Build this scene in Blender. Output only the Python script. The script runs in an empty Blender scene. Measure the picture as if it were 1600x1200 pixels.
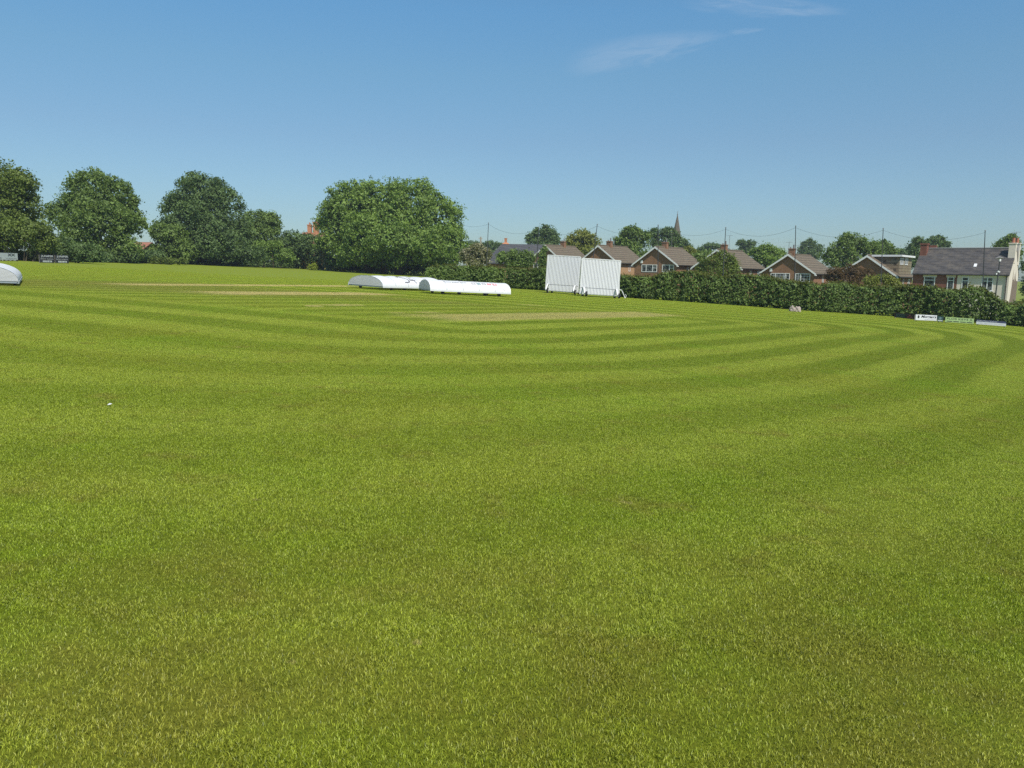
import bpy, math, random
import numpy as np
from mathutils import Vector, Matrix

random.seed(7)
RNG = np.random.default_rng(11)
SC = bpy.context.scene
COL = SC.collection
rad = math.radians

# ------------------------------------------------------------------ camera
FPX = 1209.0                      # focal length in photo pixels (1600 wide)
EYE = Vector((0, 0, 1.7))
PITCH = math.atan(176 / FPX)
ROLL = rad(1.0)
_F = Vector((0, math.cos(PITCH), -math.sin(PITCH)))
_R0 = Vector((1, 0, 0))
_U0 = Vector((0, math.sin(PITCH), math.cos(PITCH)))
_R = _R0 * math.cos(ROLL) + _U0 * math.sin(ROLL)
_U = _U0 * math.cos(ROLL) - _R0 * math.sin(ROLL)
cam = bpy.data.cameras.new('camera')
cam.sensor_width = 36
cam.lens = FPX / 1600 * 36
cam.clip_start = 0.05
cam.clip_end = 8000
camo = bpy.data.objects.new('camera', cam)
COL.objects.link(camo)
m = Matrix((( _R.x, _U.x, -_F.x, EYE.x), (_R.y, _U.y, -_F.y, EYE.y), (_R.z, _U.z, -_F.z, EYE.z), (0, 0, 0, 1)))
camo.matrix_world = m
SC.camera = camo

SL, SR, SW = 0.034, 0.048, 10.0   # the ground falls from left to right
def gz(x, y=0):
    a = abs(x)
    if a > 85:
        a = 85 + 40 * (1 - math.exp(-(a - 85) / 40))
    x = math.copysign(a, x)
    return -((SL + SR) / 2 * x + (SR - SL) / 2 * (math.sqrt(x * x + SW * SW) - SW))

def ray(px, py):
    return _F + _R * ((px - 800) / FPX) + _U * ((600 - py) / FPX)
def P(px, py, Y):
    d = ray(px, py)
    return EYE + d * (Y / d.y)
def G(px, py):
    d = ray(px, py)
    t = 5.0
    for _ in range(60):
        p = EYE + d * t
        h = p.z - gz(p.x)
        t += h / 0.06 * 0.5 if abs(h) > 1e-4 else 0
        t = max(1, min(t, 400))
    return EYE + d * t
def scale_at(Y):                  # metres per photo pixel
    return Y / FPX

# ------------------------------------------------------------------ tags
def tag(o, label=None, cat=None, group=None, kind=None):
    if label: o['label'] = label
    if cat: o['category'] = cat
    if group: o['group'] = group
    if kind: o['kind'] = kind
    return o
def thing(name, label, cat, loc=(0, 0, 0), rz=0, group=None):
    o = bpy.data.objects.new(name, None)
    o.empty_display_size = 0.3
    COL.objects.link(o)
    o.location = loc
    o.rotation_euler = (0, 0, rz)
    return tag(o, label, cat, group)

class MB:
    def __init__(s):
        s.v, s.f, s.uv = [], [], None
    def add(s, vs, fs):
        n = len(s.v)
        s.v += [tuple(v) for v in vs]
        s.f += [tuple(i + n for i in f) for f in fs]
        return s
    def box(s, x0, x1, y0, y1, z0, z1):
        return s.add([(x0,y0,z0),(x1,y0,z0),(x1,y1,z0),(x0,y1,z0),(x0,y0,z1),(x1,y0,z1),(x1,y1,z1),(x0,y1,z1)],
                     [(3,2,1,0),(4,5,6,7),(0,1,5,4),(1,2,6,5),(2,3,7,6),(3,0,4,7)])
    def bar(s, a, b, w, h=None, up=(0, 0, 1)):
        a, b = Vector(a), Vector(b)
        h = h or w
        d = (b - a).normalized()
        u = Vector(up)
        if abs(d.dot(u)) > 0.98: u = Vector((0, 1, 0))
        r = d.cross(u).normalized()
        u = r.cross(d)
        vs = []
        for q in (a, b):
            for sx, sy in ((-1,-1),(1,-1),(1,1),(-1,1)):
                vs.append(q + r * (sx * w / 2) + u * (sy * h / 2))
        return s.add(vs, [(3,2,1,0),(4,5,6,7),(0,1,5,4),(1,2,6,5),(2,3,7,6),(3,0,4,7)])
    def tube(s, pts, radii, n=8, cap=True):
        pts = [Vector(p) for p in pts]
        if not hasattr(radii, '__len__'): radii = [radii] * len(pts)
        vs, fs = [], []
        ref = None
        for i, p in enumerate(pts):
            d = (pts[min(i + 1, len(pts) - 1)] - pts[max(i - 1, 0)]).normalized()
            if ref is None:
                ref = d.orthogonal().normalized()
            r = (ref - d * ref.dot(d)).normalized()
            ref = r
            u = d.cross(r)
            for k in range(n):
                a = 2 * math.pi * k / n
                vs.append(p + (r * math.cos(a) + u * math.sin(a)) * radii[i])
        for i in range(len(pts) - 1):
            for k in range(n):
                k2 = (k + 1) % n
                fs.append((i*n+k, i*n+k2, (i+1)*n+k2, (i+1)*n+k))
        if cap:
            fs.append(tuple(range(n - 1, -1, -1)))
            fs.append(tuple((len(pts) - 1) * n + k for k in range(n)))
        return s.add(vs, fs)
    def prism(s, poly, a, b):
        """poly: list of (p,q); a,b: functions (p,q)->xyz for the two ends."""
        n = len(poly)
        vs = [a(p, q) for p, q in poly] + [b(p, q) for p, q in poly]
        fs = [tuple(range(n - 1, -1, -1)), tuple(range(n, 2 * n))]
        fs += [(i, (i + 1) % n, n + (i + 1) % n, n + i) for i in range(n)]
        return s.add(vs, fs)
    def build(s, name, mat, parent=None, smooth=False):
        me = bpy.data.meshes.new(name)
        me.from_pydata(s.v, [], s.f)
        import bmesh
        bm = bmesh.new(); bm.from_mesh(me)
        bmesh.ops.recalc_face_normals(bm, faces=bm.faces)
        bm.to_mesh(me); bm.free()
        me.materials.append(mat)
        if smooth:
            me.polygons.foreach_set('use_smooth', [True] * len(me.polygons))
        o = bpy.data.objects.new(name, me)
        COL.objects.link(o)
        if parent: o.parent = parent
        return o

# ------------------------------------------------------------------ materials
def newmat(name):
    mt = bpy.data.materials.new(name)
    mt.use_nodes = True
    nt = mt.node_tree
    nt.nodes.clear()
    out = nt.nodes.new('ShaderNodeOutputMaterial')
    return mt, nt, out
class N:
    """tiny node helper"""
    def __init__(s, nt): s.nt = nt
    def n(s, t, **kw):
        x = s.nt.nodes.new(t)
        for k, v in kw.items(): setattr(x, k, v)
        return x
    def put(s, sock, v):
        if isinstance(v, bpy.types.NodeSocket): s.nt.links.new(v, sock)
        elif v is not None: sock.default_value = v
    def math(s, op, a, b=None, c=None, clamp=False):
        x = s.n('ShaderNodeMath', operation=op, use_clamp=clamp)
        s.put(x.inputs[0], a); s.put(x.inputs[1], b)
        if c is not None: s.put(x.inputs[2], c)
        return x.outputs[0]
    def vmath(s, op, a, b=None):
        x = s.n('ShaderNodeVectorMath', operation=op)
        s.put(x.inputs[0], a); s.put(x.inputs[1], b)
        return x.outputs['Value'] if op in ('DOT_PRODUCT', 'LENGTH') else x.outputs[0]
    def mix(s, f, a, b, mode='MIX'):
        x = s.n('ShaderNodeMix', data_type='RGBA', blend_type=mode)
        s.put(x.inputs[0], f)
        s.put(x.inputs[6], a if isinstance(a, bpy.types.NodeSocket) else (*a, 1))
        s.put(x.inputs[7], b if isinstance(b, bpy.types.NodeSocket) else (*b, 1))
        return x.outputs[2]
    def noise(s, vec, scale, detail=3, rough=0.55, dist=0.0):
        x = s.n('ShaderNodeTexNoise')
        s.put(x.inputs['Vector'], vec)
        x.inputs['Scale'].default_value = scale
        x.inputs['Detail'].default_value = detail
        x.inputs['Roughness'].default_value = rough
        x.inputs['Distortion'].default_value = dist
        return x.outputs['Fac']
    def ramp(s, v, lo, hi, a=0.0, b=1.0, smooth=True):
        x = s.n('ShaderNodeMapRange', interpolation_type='SMOOTHSTEP' if smooth else 'LINEAR')
        s.put(x.inputs[0], v)
        for i, q in enumerate((lo, hi, a, b)): x.inputs[1 + i].default_value = q
        return x.outputs[0]
    def pos(s): return s.n('ShaderNodeNewGeometry').outputs['Position']
    def obj(s): return s.n('ShaderNodeTexCoord').outputs['Object']

def simple(name, col, rough=0.7, var=0.15, scale=3.0, metallic=0, spec=0.4, bump=0.0, bscale=40):
    mt, nt, out = newmat(name)
    k = N(nt)
    b = k.n('ShaderNodeBsdfPrincipled')
    o = k.obj()
    f = k.noise(o, scale, 5, 0.6)
    c = k.mix(f, [max(0, q * (1 - var)) for q in col], [min(1, q * (1 + var)) for q in col])
    k.put(b.inputs['Base Color'], c)
    b.inputs['Roughness'].default_value = rough
    b.inputs['Metallic'].default_value = metallic
    b.inputs['Specular IOR Level'].default_value = spec
    if bump:
        bn = k.n('ShaderNodeBump')
        bn.inputs['Strength'].default_value = bump
        bn.inputs['Distance'].default_value = 0.02
        k.put(bn.inputs['Height'], k.noise(o, bscale, 4))
        k.put(b.inputs['Normal'], bn.outputs[0])
    nt.links.new(b.outputs[0], out.inputs[0])
    return mt

def brick(name, c1, c2, mortar, rot=0):
    mt, nt, out = newmat(name)
    k = N(nt)
    b = k.n('ShaderNodeBsdfPrincipled')
    o = k.obj()
    sx = k.n('ShaderNodeSeparateXYZ'); k.put(sx.inputs[0], o)
    cx = k.n('ShaderNodeCombineXYZ')
    k.put(cx.inputs[0], k.math('ADD', sx.outputs[0], sx.outputs[1])); k.put(cx.inputs[1], sx.outputs[2])
    bt = k.n('ShaderNodeTexBrick')
    k.put(bt.inputs['Vector'], cx.outputs[0])
    bt.inputs['Scale'].default_value = 1
    bt.inputs['Brick Width'].default_value = 0.225
    bt.inputs['Row Height'].default_value = 0.075
    bt.inputs['Mortar Size'].default_value = 0.008
    bt.inputs['Color1'].default_value = (*c1, 1)
    bt.inputs['Color2'].default_value = (*c2, 1)
    bt.inputs['Mortar'].default_value = (*mortar, 1)
    f = k.noise(o, 1.2, 5, 0.65)
    c = k.mix(k.ramp(f, 0.35, 0.7, 0, 0.45), bt.outputs[0], [q * 0.55 for q in c1])
    f2 = k.noise(o, 5.5, 2)
    c = k.mix(k.ramp(f2, 0.5, 0.75, 0, 0.35), c, [min(1, q * 1.5) for q in c2])
    k.put(b.inputs['Base Color'], c)
    b.inputs['Roughness'].default_value = 0.9
    b.inputs['Specular IOR Level'].default_value = 0.2
    nt.links.new(b.outputs[0], out.inputs[0])
    return mt

def tiled(name, c1, c2, row=0.33, w=0.3, lichen=(0.2, 0.19, 0.12), mort=0.03):
    """courses of roof tiles; object z and the along-roof axis give the rows."""
    mt, nt, out = newmat(name)
    k = N(nt)
    b = k.n('ShaderNodeBsdfPrincipled')
    o = k.obj()
    sx = k.n('ShaderNodeSeparateXYZ'); k.put(sx.inputs[0], o)
    cx = k.n('ShaderNodeCombineXYZ')
    k.put(cx.inputs[0], k.math('ADD', sx.outputs[1], k.math('MULTIPLY', sx.outputs[0], 0.13))); k.put(cx.inputs[1], sx.outputs[2])
    bt = k.n('ShaderNodeTexBrick')
    k.put(bt.inputs['Vector'], cx.outputs[0])
    bt.inputs['Scale'].default_value = 1
    bt.inputs['Brick Width'].default_value = w
    bt.inputs['Row Height'].default_value = row
    bt.inputs['Mortar Size'].default_value = mort
    bt.inputs['Mortar Smooth'].default_value = 0.5
    bt.inputs['Color1'].default_value = (*c1, 1)
    bt.inputs['Color2'].default_value = (*c2, 1)
    bt.inputs['Mortar'].default_value = (*[q * 0.45 for q in c1], 1)
    f = k.noise(o, 0.9, 5, 0.7)
    c = k.mix(k.ramp(f, 0.42, 0.7, 0, 0.7), bt.outputs[0], lichen)
    f3 = k.noise(o, 7, 3, 0.7)
    c = k.mix(k.ramp(f3, 0.52, 0.72, 0, 0.6), c, [q * 0.5 for q in c1])
    k.put(b.inputs['Base Color'], c)
    b.inputs['Roughness'].default_value = 0.85
    bn = k.n('ShaderNodeBump'); bn.inputs['Strength'].default_value = 0.6; bn.inputs['Distance'].default_value = 0.04
    k.put(bn.inputs['Height'], bt.outputs['Fac']); bn.invert = True
    k.put(b.inputs['Normal'], bn.outputs[0])
    nt.links.new(b.outputs[0], out.inputs[0])
    return mt

def foliage(name, dark, light, yellow=None, trans=0.4, patch=0.5):
    mt, nt, out = newmat(name)
    k = N(nt)
    geo = k.n('ShaderNodeNewGeometry')
    r = geo.outputs['Random Per Island']
    big = k.noise(geo.outputs['Position'], patch, 3)
    f = k.math('ADD', k.math('MULTIPLY', r, 0.6), k.math('MULTIPLY', k.ramp(big, 0.3, 0.7), 0.4))
    c = k.mix(f, dark, light)
    if yellow:
        c = k.mix(k.ramp(k.noise(geo.outputs['Position'], 0.35, 3), 0.52, 0.68, 0, 0.8), c, yellow)
    d = k.n('ShaderNodeBsdfDiffuse'); k.put(d.inputs[0], c)
    t = k.n('ShaderNodeBsdfTranslucent'); k.put(t.inputs[0], k.mix(1.0, c, (1.0, 1.05, 0.55), 'MULTIPLY'))
    g = k.n('ShaderNodeBsdfGlossy'); g.inputs['Roughness'].default_value = 0.6
    m1 = k.n('ShaderNodeMixShader'); m1.inputs[0].default_value = trans
    nt.links.new(d.outputs[0], m1.inputs[1]); nt.links.new(t.outputs[0], m1.inputs[2])
    m2 = k.n('ShaderNodeMixShader'); m2.inputs[0].default_value = 0.02
    nt.links.new(m1.outputs[0], m2.inputs[1]); nt.links.new(g.outputs[0], m2.inputs[2])
    nt.links.new(m2.outputs[0], out.inputs[0])
    return mt

# --- the turf: mowing loops round the square, worn pitches, dry patches (real differences in the grass, in world metres)
SQ_C = (-7.3, 35.9)
SQ_U = Vector((0.49, 0.872))      # along the pitches
SQ_V = Vector((0.872, -0.49))
SQ_A, SQ_B = 10.3, 13.0
STRIPS = []                       # (cx, cy, ux, uy, halflen, halfwid, strength, colour)
def strip_px(a, b, wid, k, ext=0.0, soft=0.35):
    A, B = G(*a), G(*b)
    d = Vector((B.x - A.x, B.y - A.y)); L = d.length; d.normalize()
    STRIPS.append(((A.x + B.x) / 2, (A.y + B.y) / 2, d.x, d.y, L / 2 + ext, wid / 2, k, soft))
strip_px((150, 444.3), (562, 447), 1.9, 1.0)
strip_px((285, 457.5), (620, 459.5), 2.6, 1.0)
strip_px((640, 498), (1048, 490.3), 2.7, 0.72)
strip_px((481, 478.0), (502, 478.4), 0.9, 0.8)
strip_px((512, 477.5), (556, 476.5), 0.9, 0.8)
strip_px((607, 489), (622, 489), 0.5, 0.5)
strip_px((650, 488.5), (680, 488), 0.7, 0.6)
strip_px((816, 476.5), (845, 477), 0.9, 0.5)

def turf_colour(k, pos, near=True):
    sx = k.n('ShaderNodeSeparateXYZ'); k.put(sx.inputs[0], pos)
    flat = k.n('ShaderNodeCombineXYZ'); k.put(flat.inputs[0], sx.outputs[0]); k.put(flat.inputs[1], sx.outputs[1])
    wob = k.noise(flat.outputs[0], 0.12, 2)
    u = k.math('SUBTRACT', k.vmath('DOT_PRODUCT', flat.outputs[0], (0.37, 0.93, 0)), 27.9)      # across the near and far sides of the square
    v = k.math('ADD', k.vmath('DOT_PRODUCT', flat.outputs[0], (0.80, -0.60, 0)), 28.3)         # across its right and left sides
    qu = k.math('MAXIMUM', k.math('MULTIPLY', k.math('SUBTRACT', k.math('ABSOLUTE', u), 6.4), 0.6), 0.0)
    qv = k.math('MAXIMUM', k.math('SUBTRACT', k.math('ABSOLUTE', v), 13.7), 0.0)
    r = k.math('POWER', k.math('ADD', k.math('POWER', qu, 2.5), k.math('POWER', qv, 2.5)), 1 / 2.5)
    r2 = k.math('ADD', k.math('ADD', r, k.math('MULTIPLY', wob, 0.9)), k.math('MULTIPLY', k.noise(flat.outputs[0], 0.9, 3), 0.35))
    ph = k.math('ADD', k.math('MULTIPLY', r2, 2 * math.pi / 2.1), -1.9)
    out_s = k.ramp(k.math('SINE', ph), -0.55, 0.55)
    in_s = k.ramp(k.math('SINE', k.math('MULTIPLY', v, 2 * math.pi / 1.9)), -0.5, 0.5)
    inside = k.ramp(r, 0.05, 0.6, 1, 0)
    st = k.mix(inside, k_rgb(k, out_s), k_rgb(k, in_s))
    stripe = k.n('ShaderNodeSeparateColor'); k.put(stripe.inputs[0], st)
    s = stripe.outputs[0]
    # stripes vary in strength and fade towards the camera
    amp = k.ramp(k.noise(flat.outputs[0], 0.06, 3), 0.3, 0.65, 0.6, 1.0)
    amp = k.math('MULTIPLY', amp, k.ramp(sx.outputs[1], 5.0, 22.0, 0.42, 1.0))
    s = k.math('ADD', 0.5, k.math('MULTIPLY', k.math('SUBTRACT', s, 0.5), amp))
    c = k.mix(s, TURF_DARK, TURF_LIGHT)
    # broad patchiness: yellow-olive and lush green
    n1 = k.noise(flat.outputs[0], 0.22, 4, 0.6, 0.5)
    c = k.mix(k.ramp(n1, 0.45, 0.72, 0, 0.45), c, TURF_OLIVE)
    n2 = k.noise(k.vmath('ADD', flat.outputs[0], (31, 7, 0)), 0.3, 4, 0.6)
    c = k.mix(k.ramp(n2, 0.5, 0.7, 0, 0.4), c, TURF_LUSH)
    n3 = k.noise(k.vmath('ADD', flat.outputs[0], (3, 57, 0)), 1.6, 5, 0.65)
    c = k.mix(k.ramp(n3, 0.52, 0.74, 0, 0.55), c, TURF_DRY)
    n5 = k.noise(k.vmath('ADD', flat.outputs[0], (83, 11, 0)), 3.7, 4, 0.65)
    c = k.mix(k.ramp(n5, 0.5, 0.72, 0, 0.35), c, [q * 0.5 for q in TURF_DARK])
    clip = k.noise(k.vmath('ADD', flat.outputs[0], (9, 91, 0)), 4.5, 2, 0.5)
    c = k.mix(k.ramp(clip, 0.735, 0.78, 0, 0.55), c, STRAW)
    # browner, drier turf where the camera stands and on the square
    nearb = k.math('MULTIPLY', k.ramp(sx.outputs[1], 2.0, 7.0, 1, 0), k.ramp(k.noise(flat.outputs[0], 0.9, 4), 0.38, 0.66, 0.1, 0.6))
    c = k.mix(nearb, c, TURF_DRY)
    c = k.mix(k.math('MULTIPLY', k.ramp(r, 0.0, 1.5, 1, 0), k.ramp(k.math('SUBTRACT', u, k.math('MULTIPLY', v, 1.0)), -4.0, 6.0, 0.0, 0.55)), c, TURF_SQUARE)
    # worn strips
    for (cx, cy, dx, dy, hl, hw, ks, soft) in STRIPS:
        rl = k.vmath('SUBTRACT', flat.outputs[0], (cx, cy, 0))
        a = k.math('ABSOLUTE', k.vmath('DOT_PRODUCT', rl, (dx, dy, 0)))
        b = k.math('ABSOLUTE', k.vmath('DOT_PRODUCT', rl, (-dy, dx, 0)))
        nz = k.math('MULTIPLY', k.math('SUBTRACT', k.noise(flat.outputs[0], 0.9, 4), 0.5), 1.1)
        a = k.math('ADD', a, k.math('MULTIPLY', nz, 2.0)); b = k.math('ADD', b, nz)
        f = k.math('MULTIPLY', k.ramp(a, hl - min(2.5, hl * 0.5), hl + 0.3, 1, 0), k.ramp(b, hw - soft, hw + soft, 1, 0))
        c = k.mix(k.math('MULTIPLY', f, ks), c, STRAW)
    return c, flat.outputs[0]
def k_rgb(k, v):
    x = k.n('ShaderNodeCombineColor')
    for i in range(3): k.put(x.inputs[i], v)
    return x.outputs[0]

TURF_DARK = (0.212, 0.285, 0.012)
TURF_LIGHT = (0.362, 0.425, 0.047)
TURF_OLIVE = (0.30, 0.305, 0.025)
TURF_LUSH = (0.225, 0.362, 0.008)
TURF_DRY = (0.27, 0.232, 0.04)
TURF_SQUARE = (0.235, 0.225, 0.045)
STRAW = (0.54, 0.46, 0.19)

def turf_sheet_mat():
    mt, nt, out = newmat('turf_soil')
    k = N(nt)
    p = k.pos()
    c, flat = turf_colour(k, p)
    fine = k.noise(flat, 38, 3, 0.7)
    mid = k.noise(flat, 7, 3, 0.7)
    c = k.mix(k.ramp(fine, 0.3, 0.7, 0.30, 0.0), c, (0.03, 0.05, 0.005))
    c = k.mix(k.ramp(mid, 0.35, 0.7, 0.25, 0.0), c, (0.05, 0.08, 0.01))
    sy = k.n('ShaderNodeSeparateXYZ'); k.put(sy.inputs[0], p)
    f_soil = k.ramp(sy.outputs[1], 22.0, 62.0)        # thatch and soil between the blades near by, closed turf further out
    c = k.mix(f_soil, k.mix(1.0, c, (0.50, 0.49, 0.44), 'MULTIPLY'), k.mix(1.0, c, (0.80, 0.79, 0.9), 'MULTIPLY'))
    b = k.n('ShaderNodeBsdfPrincipled')
    k.put(b.inputs['Base Color'], c)
    b.inputs['Roughness'].default_value = 0.95
    b.inputs['Specular IOR Level'].default_value = 0.1
    bn = k.n('ShaderNodeBump'); bn.inputs['Strength'].default_value = 0.5; bn.inputs['Distance'].default_value = 0.02
    k.put(bn.inputs['Height'], fine); k.put(b.inputs['Normal'], bn.outputs[0])
    nt.links.new(b.outputs[0], out.inputs[0])
    return mt
def blade_mat():
    mt, nt, out = newmat('grass_blade')
    k = N(nt)
    geo = k.n('ShaderNodeNewGeometry')
    c, flat = turf_colour(k, geo.outputs['Position'])
    r = geo.outputs['Random Per Island']
    wn = k.n('ShaderNodeTexWhiteNoise', noise_dimensions='2D')
    cell = k.vmath('SNAP', flat, (0.011, 0.011, 0.011)); k.put(wn.inputs[0], cell)
    jit = k.math('ADD', k.math('MULTIPLY', r, 0.65), k.math('MULTIPLY', wn.outputs[0], 0.35))
    c = k.mix(k.ramp(jit, 0.1, 0.9), k.mix(1.0, c, (0.40, 0.45, 0.35), 'MULTIPLY'), k.mix(1.0, c, (1.75, 1.7, 1.6), 'MULTIPLY'))
    c = k.mix(k.ramp(jit, 0.78, 0.93, 0, 0.55), c, (0.42, 0.38, 0.15))
    d = k.n('ShaderNodeBsdfDiffuse'); k.put(d.inputs[0], c)
    t = k.n('ShaderNodeBsdfTranslucent'); k.put(t.inputs[0], c)
    g = k.n('ShaderNodeBsdfGlossy'); g.inputs['Roughness'].default_value = 0.5
    m1 = k.n('ShaderNodeMixShader'); m1.inputs[0].default_value = 0.3
    nt.links.new(d.outputs[0], m1.inputs[1]); nt.links.new(t.outputs[0], m1.inputs[2])
    m2 = k.n('ShaderNodeMixShader'); m2.inputs[0].default_value = 0.03
    nt.links.new(m1.outputs[0], m2.inputs[1]); nt.links.new(g.outputs[0], m2.inputs[2])
    nt.links.new(m2.outputs[0], out.inputs[0])
    return mt

M = {}
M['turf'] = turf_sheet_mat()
M['blade'] = blade_mat()
M['bark'] = simple('bark', (0.10, 0.075, 0.05), 0.95, 0.3, 4, bump=0.8, bscale=12)
M['leaf_mid'] = foliage('leaf_mid', (0.0607, 0.1041, 0.0221), (0.2439, 0.3448, 0.0784))
M['leaf_ash'] = foliage('leaf_ash', (0.0781, 0.1387, 0.0284), (0.2935, 0.414, 0.0814))
M['leaf_dark'] = foliage('leaf_dark', (0.0433, 0.0805, 0.0253), (0.1947, 0.2857, 0.0887))
M['leaf_olive'] = foliage('leaf_olive', (0.075, 0.11, 0.02), (0.215, 0.28, 0.055))
M['leaf_yellow'] = foliage('leaf_yellow', (0.1595, 0.1958, 0.0319), (0.3045, 0.319, 0.0725))
M['leaf_lime'] = foliage('leaf_lime', (0.17, 0.24, 0.02), (0.34, 0.38, 0.04))
M['leaf_red'] = foliage('leaf_red', (0.0725, 0.0508, 0.0261), (0.174, 0.1087, 0.0435))
M['leaf_hedge'] = foliage('leaf_hedge', (0.0363, 0.0617, 0.0129), (0.1811, 0.2668, 0.0557), trans=0.25, patch=1.1)
M['leaf_hedge_top'] = foliage('leaf_hedge_top', (0.085, 0.105, 0.02), (0.17, 0.18, 0.04))
M['leaf_blossom'] = foliage('leaf_blossom', (0.13, 0.15, 0.06), (0.36, 0.34, 0.20))
M['blossom'] = foliage('blossom', (0.5, 0.4, 0.33), (0.75, 0.66, 0.55))
M['white_pvc'] = simple('white_pvc', (0.60, 0.605, 0.60), 0.5, 0.05, 1.2, bump=0.25, bscale=3)
def sheet_mat(name='white_pvc', thin=0.2):
    mt, nt, out = newmat(name)
    k = N(nt)
    o = k.obj()
    c = k.mix(k.noise(o, 1.1, 5, 0.65), (0.79, 0.795, 0.79), (0.85, 0.85, 0.845))
    c = k.mix(k.ramp(k.noise(o, 0.7, 6, 0.75, 1.0), 0.55, 0.8, 0, 0.3), c, (0.55, 0.55, 0.5))
    b = k.n('ShaderNodeBsdfPrincipled'); k.put(b.inputs['Base Color'], c); b.inputs['Roughness'].default_value = 0.5
    t = k.n('ShaderNodeBsdfTranslucent'); k.put(t.inputs[0], c)
    bn = k.n('ShaderNodeBump'); bn.inputs['Strength'].default_value = 0.3; bn.inputs['Distance'].default_value = 0.04
    k.put(bn.inputs['Height'], k.noise(o, 1.6, 2)); k.put(b.inputs['Normal'], bn.outputs[0])
    m1 = k.n('ShaderNodeMixShader'); m1.inputs[0].default_value = thin
    nt.links.new(b.outputs[0], m1.inputs[1]); nt.links.new(t.outputs[0], m1.inputs[2]); nt.links.new(m1.outputs[0], out.inputs[0])
    return mt
M['white_pvc'] = sheet_mat()
M['white_sheet'] = sheet_mat('white_sheet', 0.55)
M['white_slat'] = simple('white_slat', (0.74, 0.74, 0.745), 0.55, 0.06, 2)
M['white_paint'] = simple('white_paint', (0.70, 0.70, 0.69), 0.5, 0.05, 2)
M['white_board'] = simple('white_board', (0.62, 0.63, 0.64), 0.55, 0.06, 1.5)
M['slat_gap'] = simple('slat_gap', (0.20, 0.21, 0.24), 0.7, 0.1, 2)
M['grey_rail'] = simple('grey_rail', (0.30, 0.34, 0.36), 0.5, 0.15, 4, metallic=0.3)
M['seam'] = simple('seam', (0.42, 0.43, 0.44), 0.6, 0.1, 3)
M['rubber'] = simple('rubber', (0.02, 0.02, 0.02), 0.8, 0.2, 8)
M['hub'] = simple('hub', (0.6, 0.6, 0.58), 0.5, 0.1, 8)
M['pole'] = simple('pole', (0.045, 0.048, 0.05), 0.6, 0.2, 3)
M['pole_wood'] = simple('pole_wood', (0.32, 0.29, 0.23), 0.9, 0.15, 3)
M['net'] = simple('net', (0.03, 0.035, 0.03), 0.8, 0.1, 3)
M['brick_brown'] = brick('brick_brown', (0.22, 0.108, 0.058), (0.29, 0.145, 0.078), (0.24, 0.185, 0.13))
M['brick_tan'] = brick('brick_tan', (0.36, 0.20, 0.10), (0.42, 0.25, 0.125), (0.38, 0.3, 0.2))
M['brick_red'] = brick('brick_red', (0.19, 0.068, 0.045), (0.235, 0.085, 0.055), (0.2, 0.14, 0.11))
M['brick_orange'] = brick('brick_orange', (0.42, 0.16, 0.075), (0.5, 0.2, 0.09), (0.4, 0.28, 0.2))
M['tile_brown'] = tiled('tile_brown', (0.155, 0.118, 0.076), (0.20, 0.153, 0.10), lichen=(0.12,0.105,0.065), mort=0.07)
M['tile_slate'] = tiled('tile_slate', (0.060, 0.056, 0.056), (0.08, 0.073, 0.07), row=0.2, w=0.3, lichen=(0.135, 0.115, 0.09))
M['tile_dark'] = tiled('tile_dark', (0.052, 0.055, 0.062), (0.07, 0.072, 0.078), row=0.3, w=0.3, lichen=(0.07, 0.07, 0.07))
M['tile_red'] = tiled('tile_red', (0.30, 0.115, 0.07), (0.36, 0.15, 0.09))
M['tile_hung'] = tiled('tile_hung', (0.19, 0.145, 0.09), (0.27, 0.21, 0.13), row=0.36, w=0.33)
M['render_cream'] = simple('render_cream', (0.63, 0.555, 0.475), 0.9, 0.08, 1.2, bump=0.2, bscale=25)
M['shadow_brown'] = simple('shadow_brown', (0.17, 0.125, 0.095), 0.9, 0.2, 2)  # shade tone for the shadow painted on the cottage end wall
M['stone'] = brick('stone', (0.11, 0.092, 0.07), (0.15, 0.125, 0.095), (0.1, 0.085, 0.065))
M['boulder'] = simple('boulder', (0.36, 0.30, 0.25), 0.9, 0.4, 3, bump=1, bscale=6)
M['clay_pot'] = simple('clay_pot', (0.36, 0.13, 0.075), 0.8, 0.2, 6)
M['black_gutter'] = simple('black_gutter', (0.025, 0.024, 0.024), 0.5, 0.1, 4)
M['lead'] = simple('lead', (0.17, 0.165, 0.16), 0.7, 0.15, 4)
def glassmat():
    mt, nt, out = newmat('pane_glass')
    k = N(nt)
    b = k.n('ShaderNodeBsdfPrincipled')
    f = k.noise(k.obj(), 2.2, 2)
    k.put(b.inputs['Base Color'], k.mix(k.ramp(f, 0.4, 0.65), (0.025, 0.028, 0.03), (0.16, 0.17, 0.17)))
    b.inputs['Roughness'].default_value = 0.08
    nt.links.new(b.outputs[0], out.inputs[0])
    return mt
M['glass'] = glassmat()
def flat(name, c, r=0.6): return simple(name, c, r, 0.05, 3)
M['ink_black'] = flat('ink_black', (0.02, 0.02, 0.022))
M['ink_grey'] = flat('ink_grey', (0.30, 0.29, 0.32))
M['ink_cover'] = flat('ink_cover', (0.13, 0.125, 0.14))
M['ink_red'] = flat('ink_red', (0.62, 0.10, 0.12))
M['ink_white'] = flat('ink_white', (0.8, 0.8, 0.8))
M['ink_navy'] = flat('ink_navy', (0.045, 0.055, 0.12))
M['sign_dark'] = flat('sign_dark', (0.035, 0.035, 0.042))
M['sign_green'] = flat('sign_green', (0.30, 0.42, 0.17))
M['sign_maroon'] = flat('sign_maroon', (0.05, 0.028, 0.028))
M['sign_teal'] = flat('sign_teal', (0.06, 0.11, 0.11))
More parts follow.
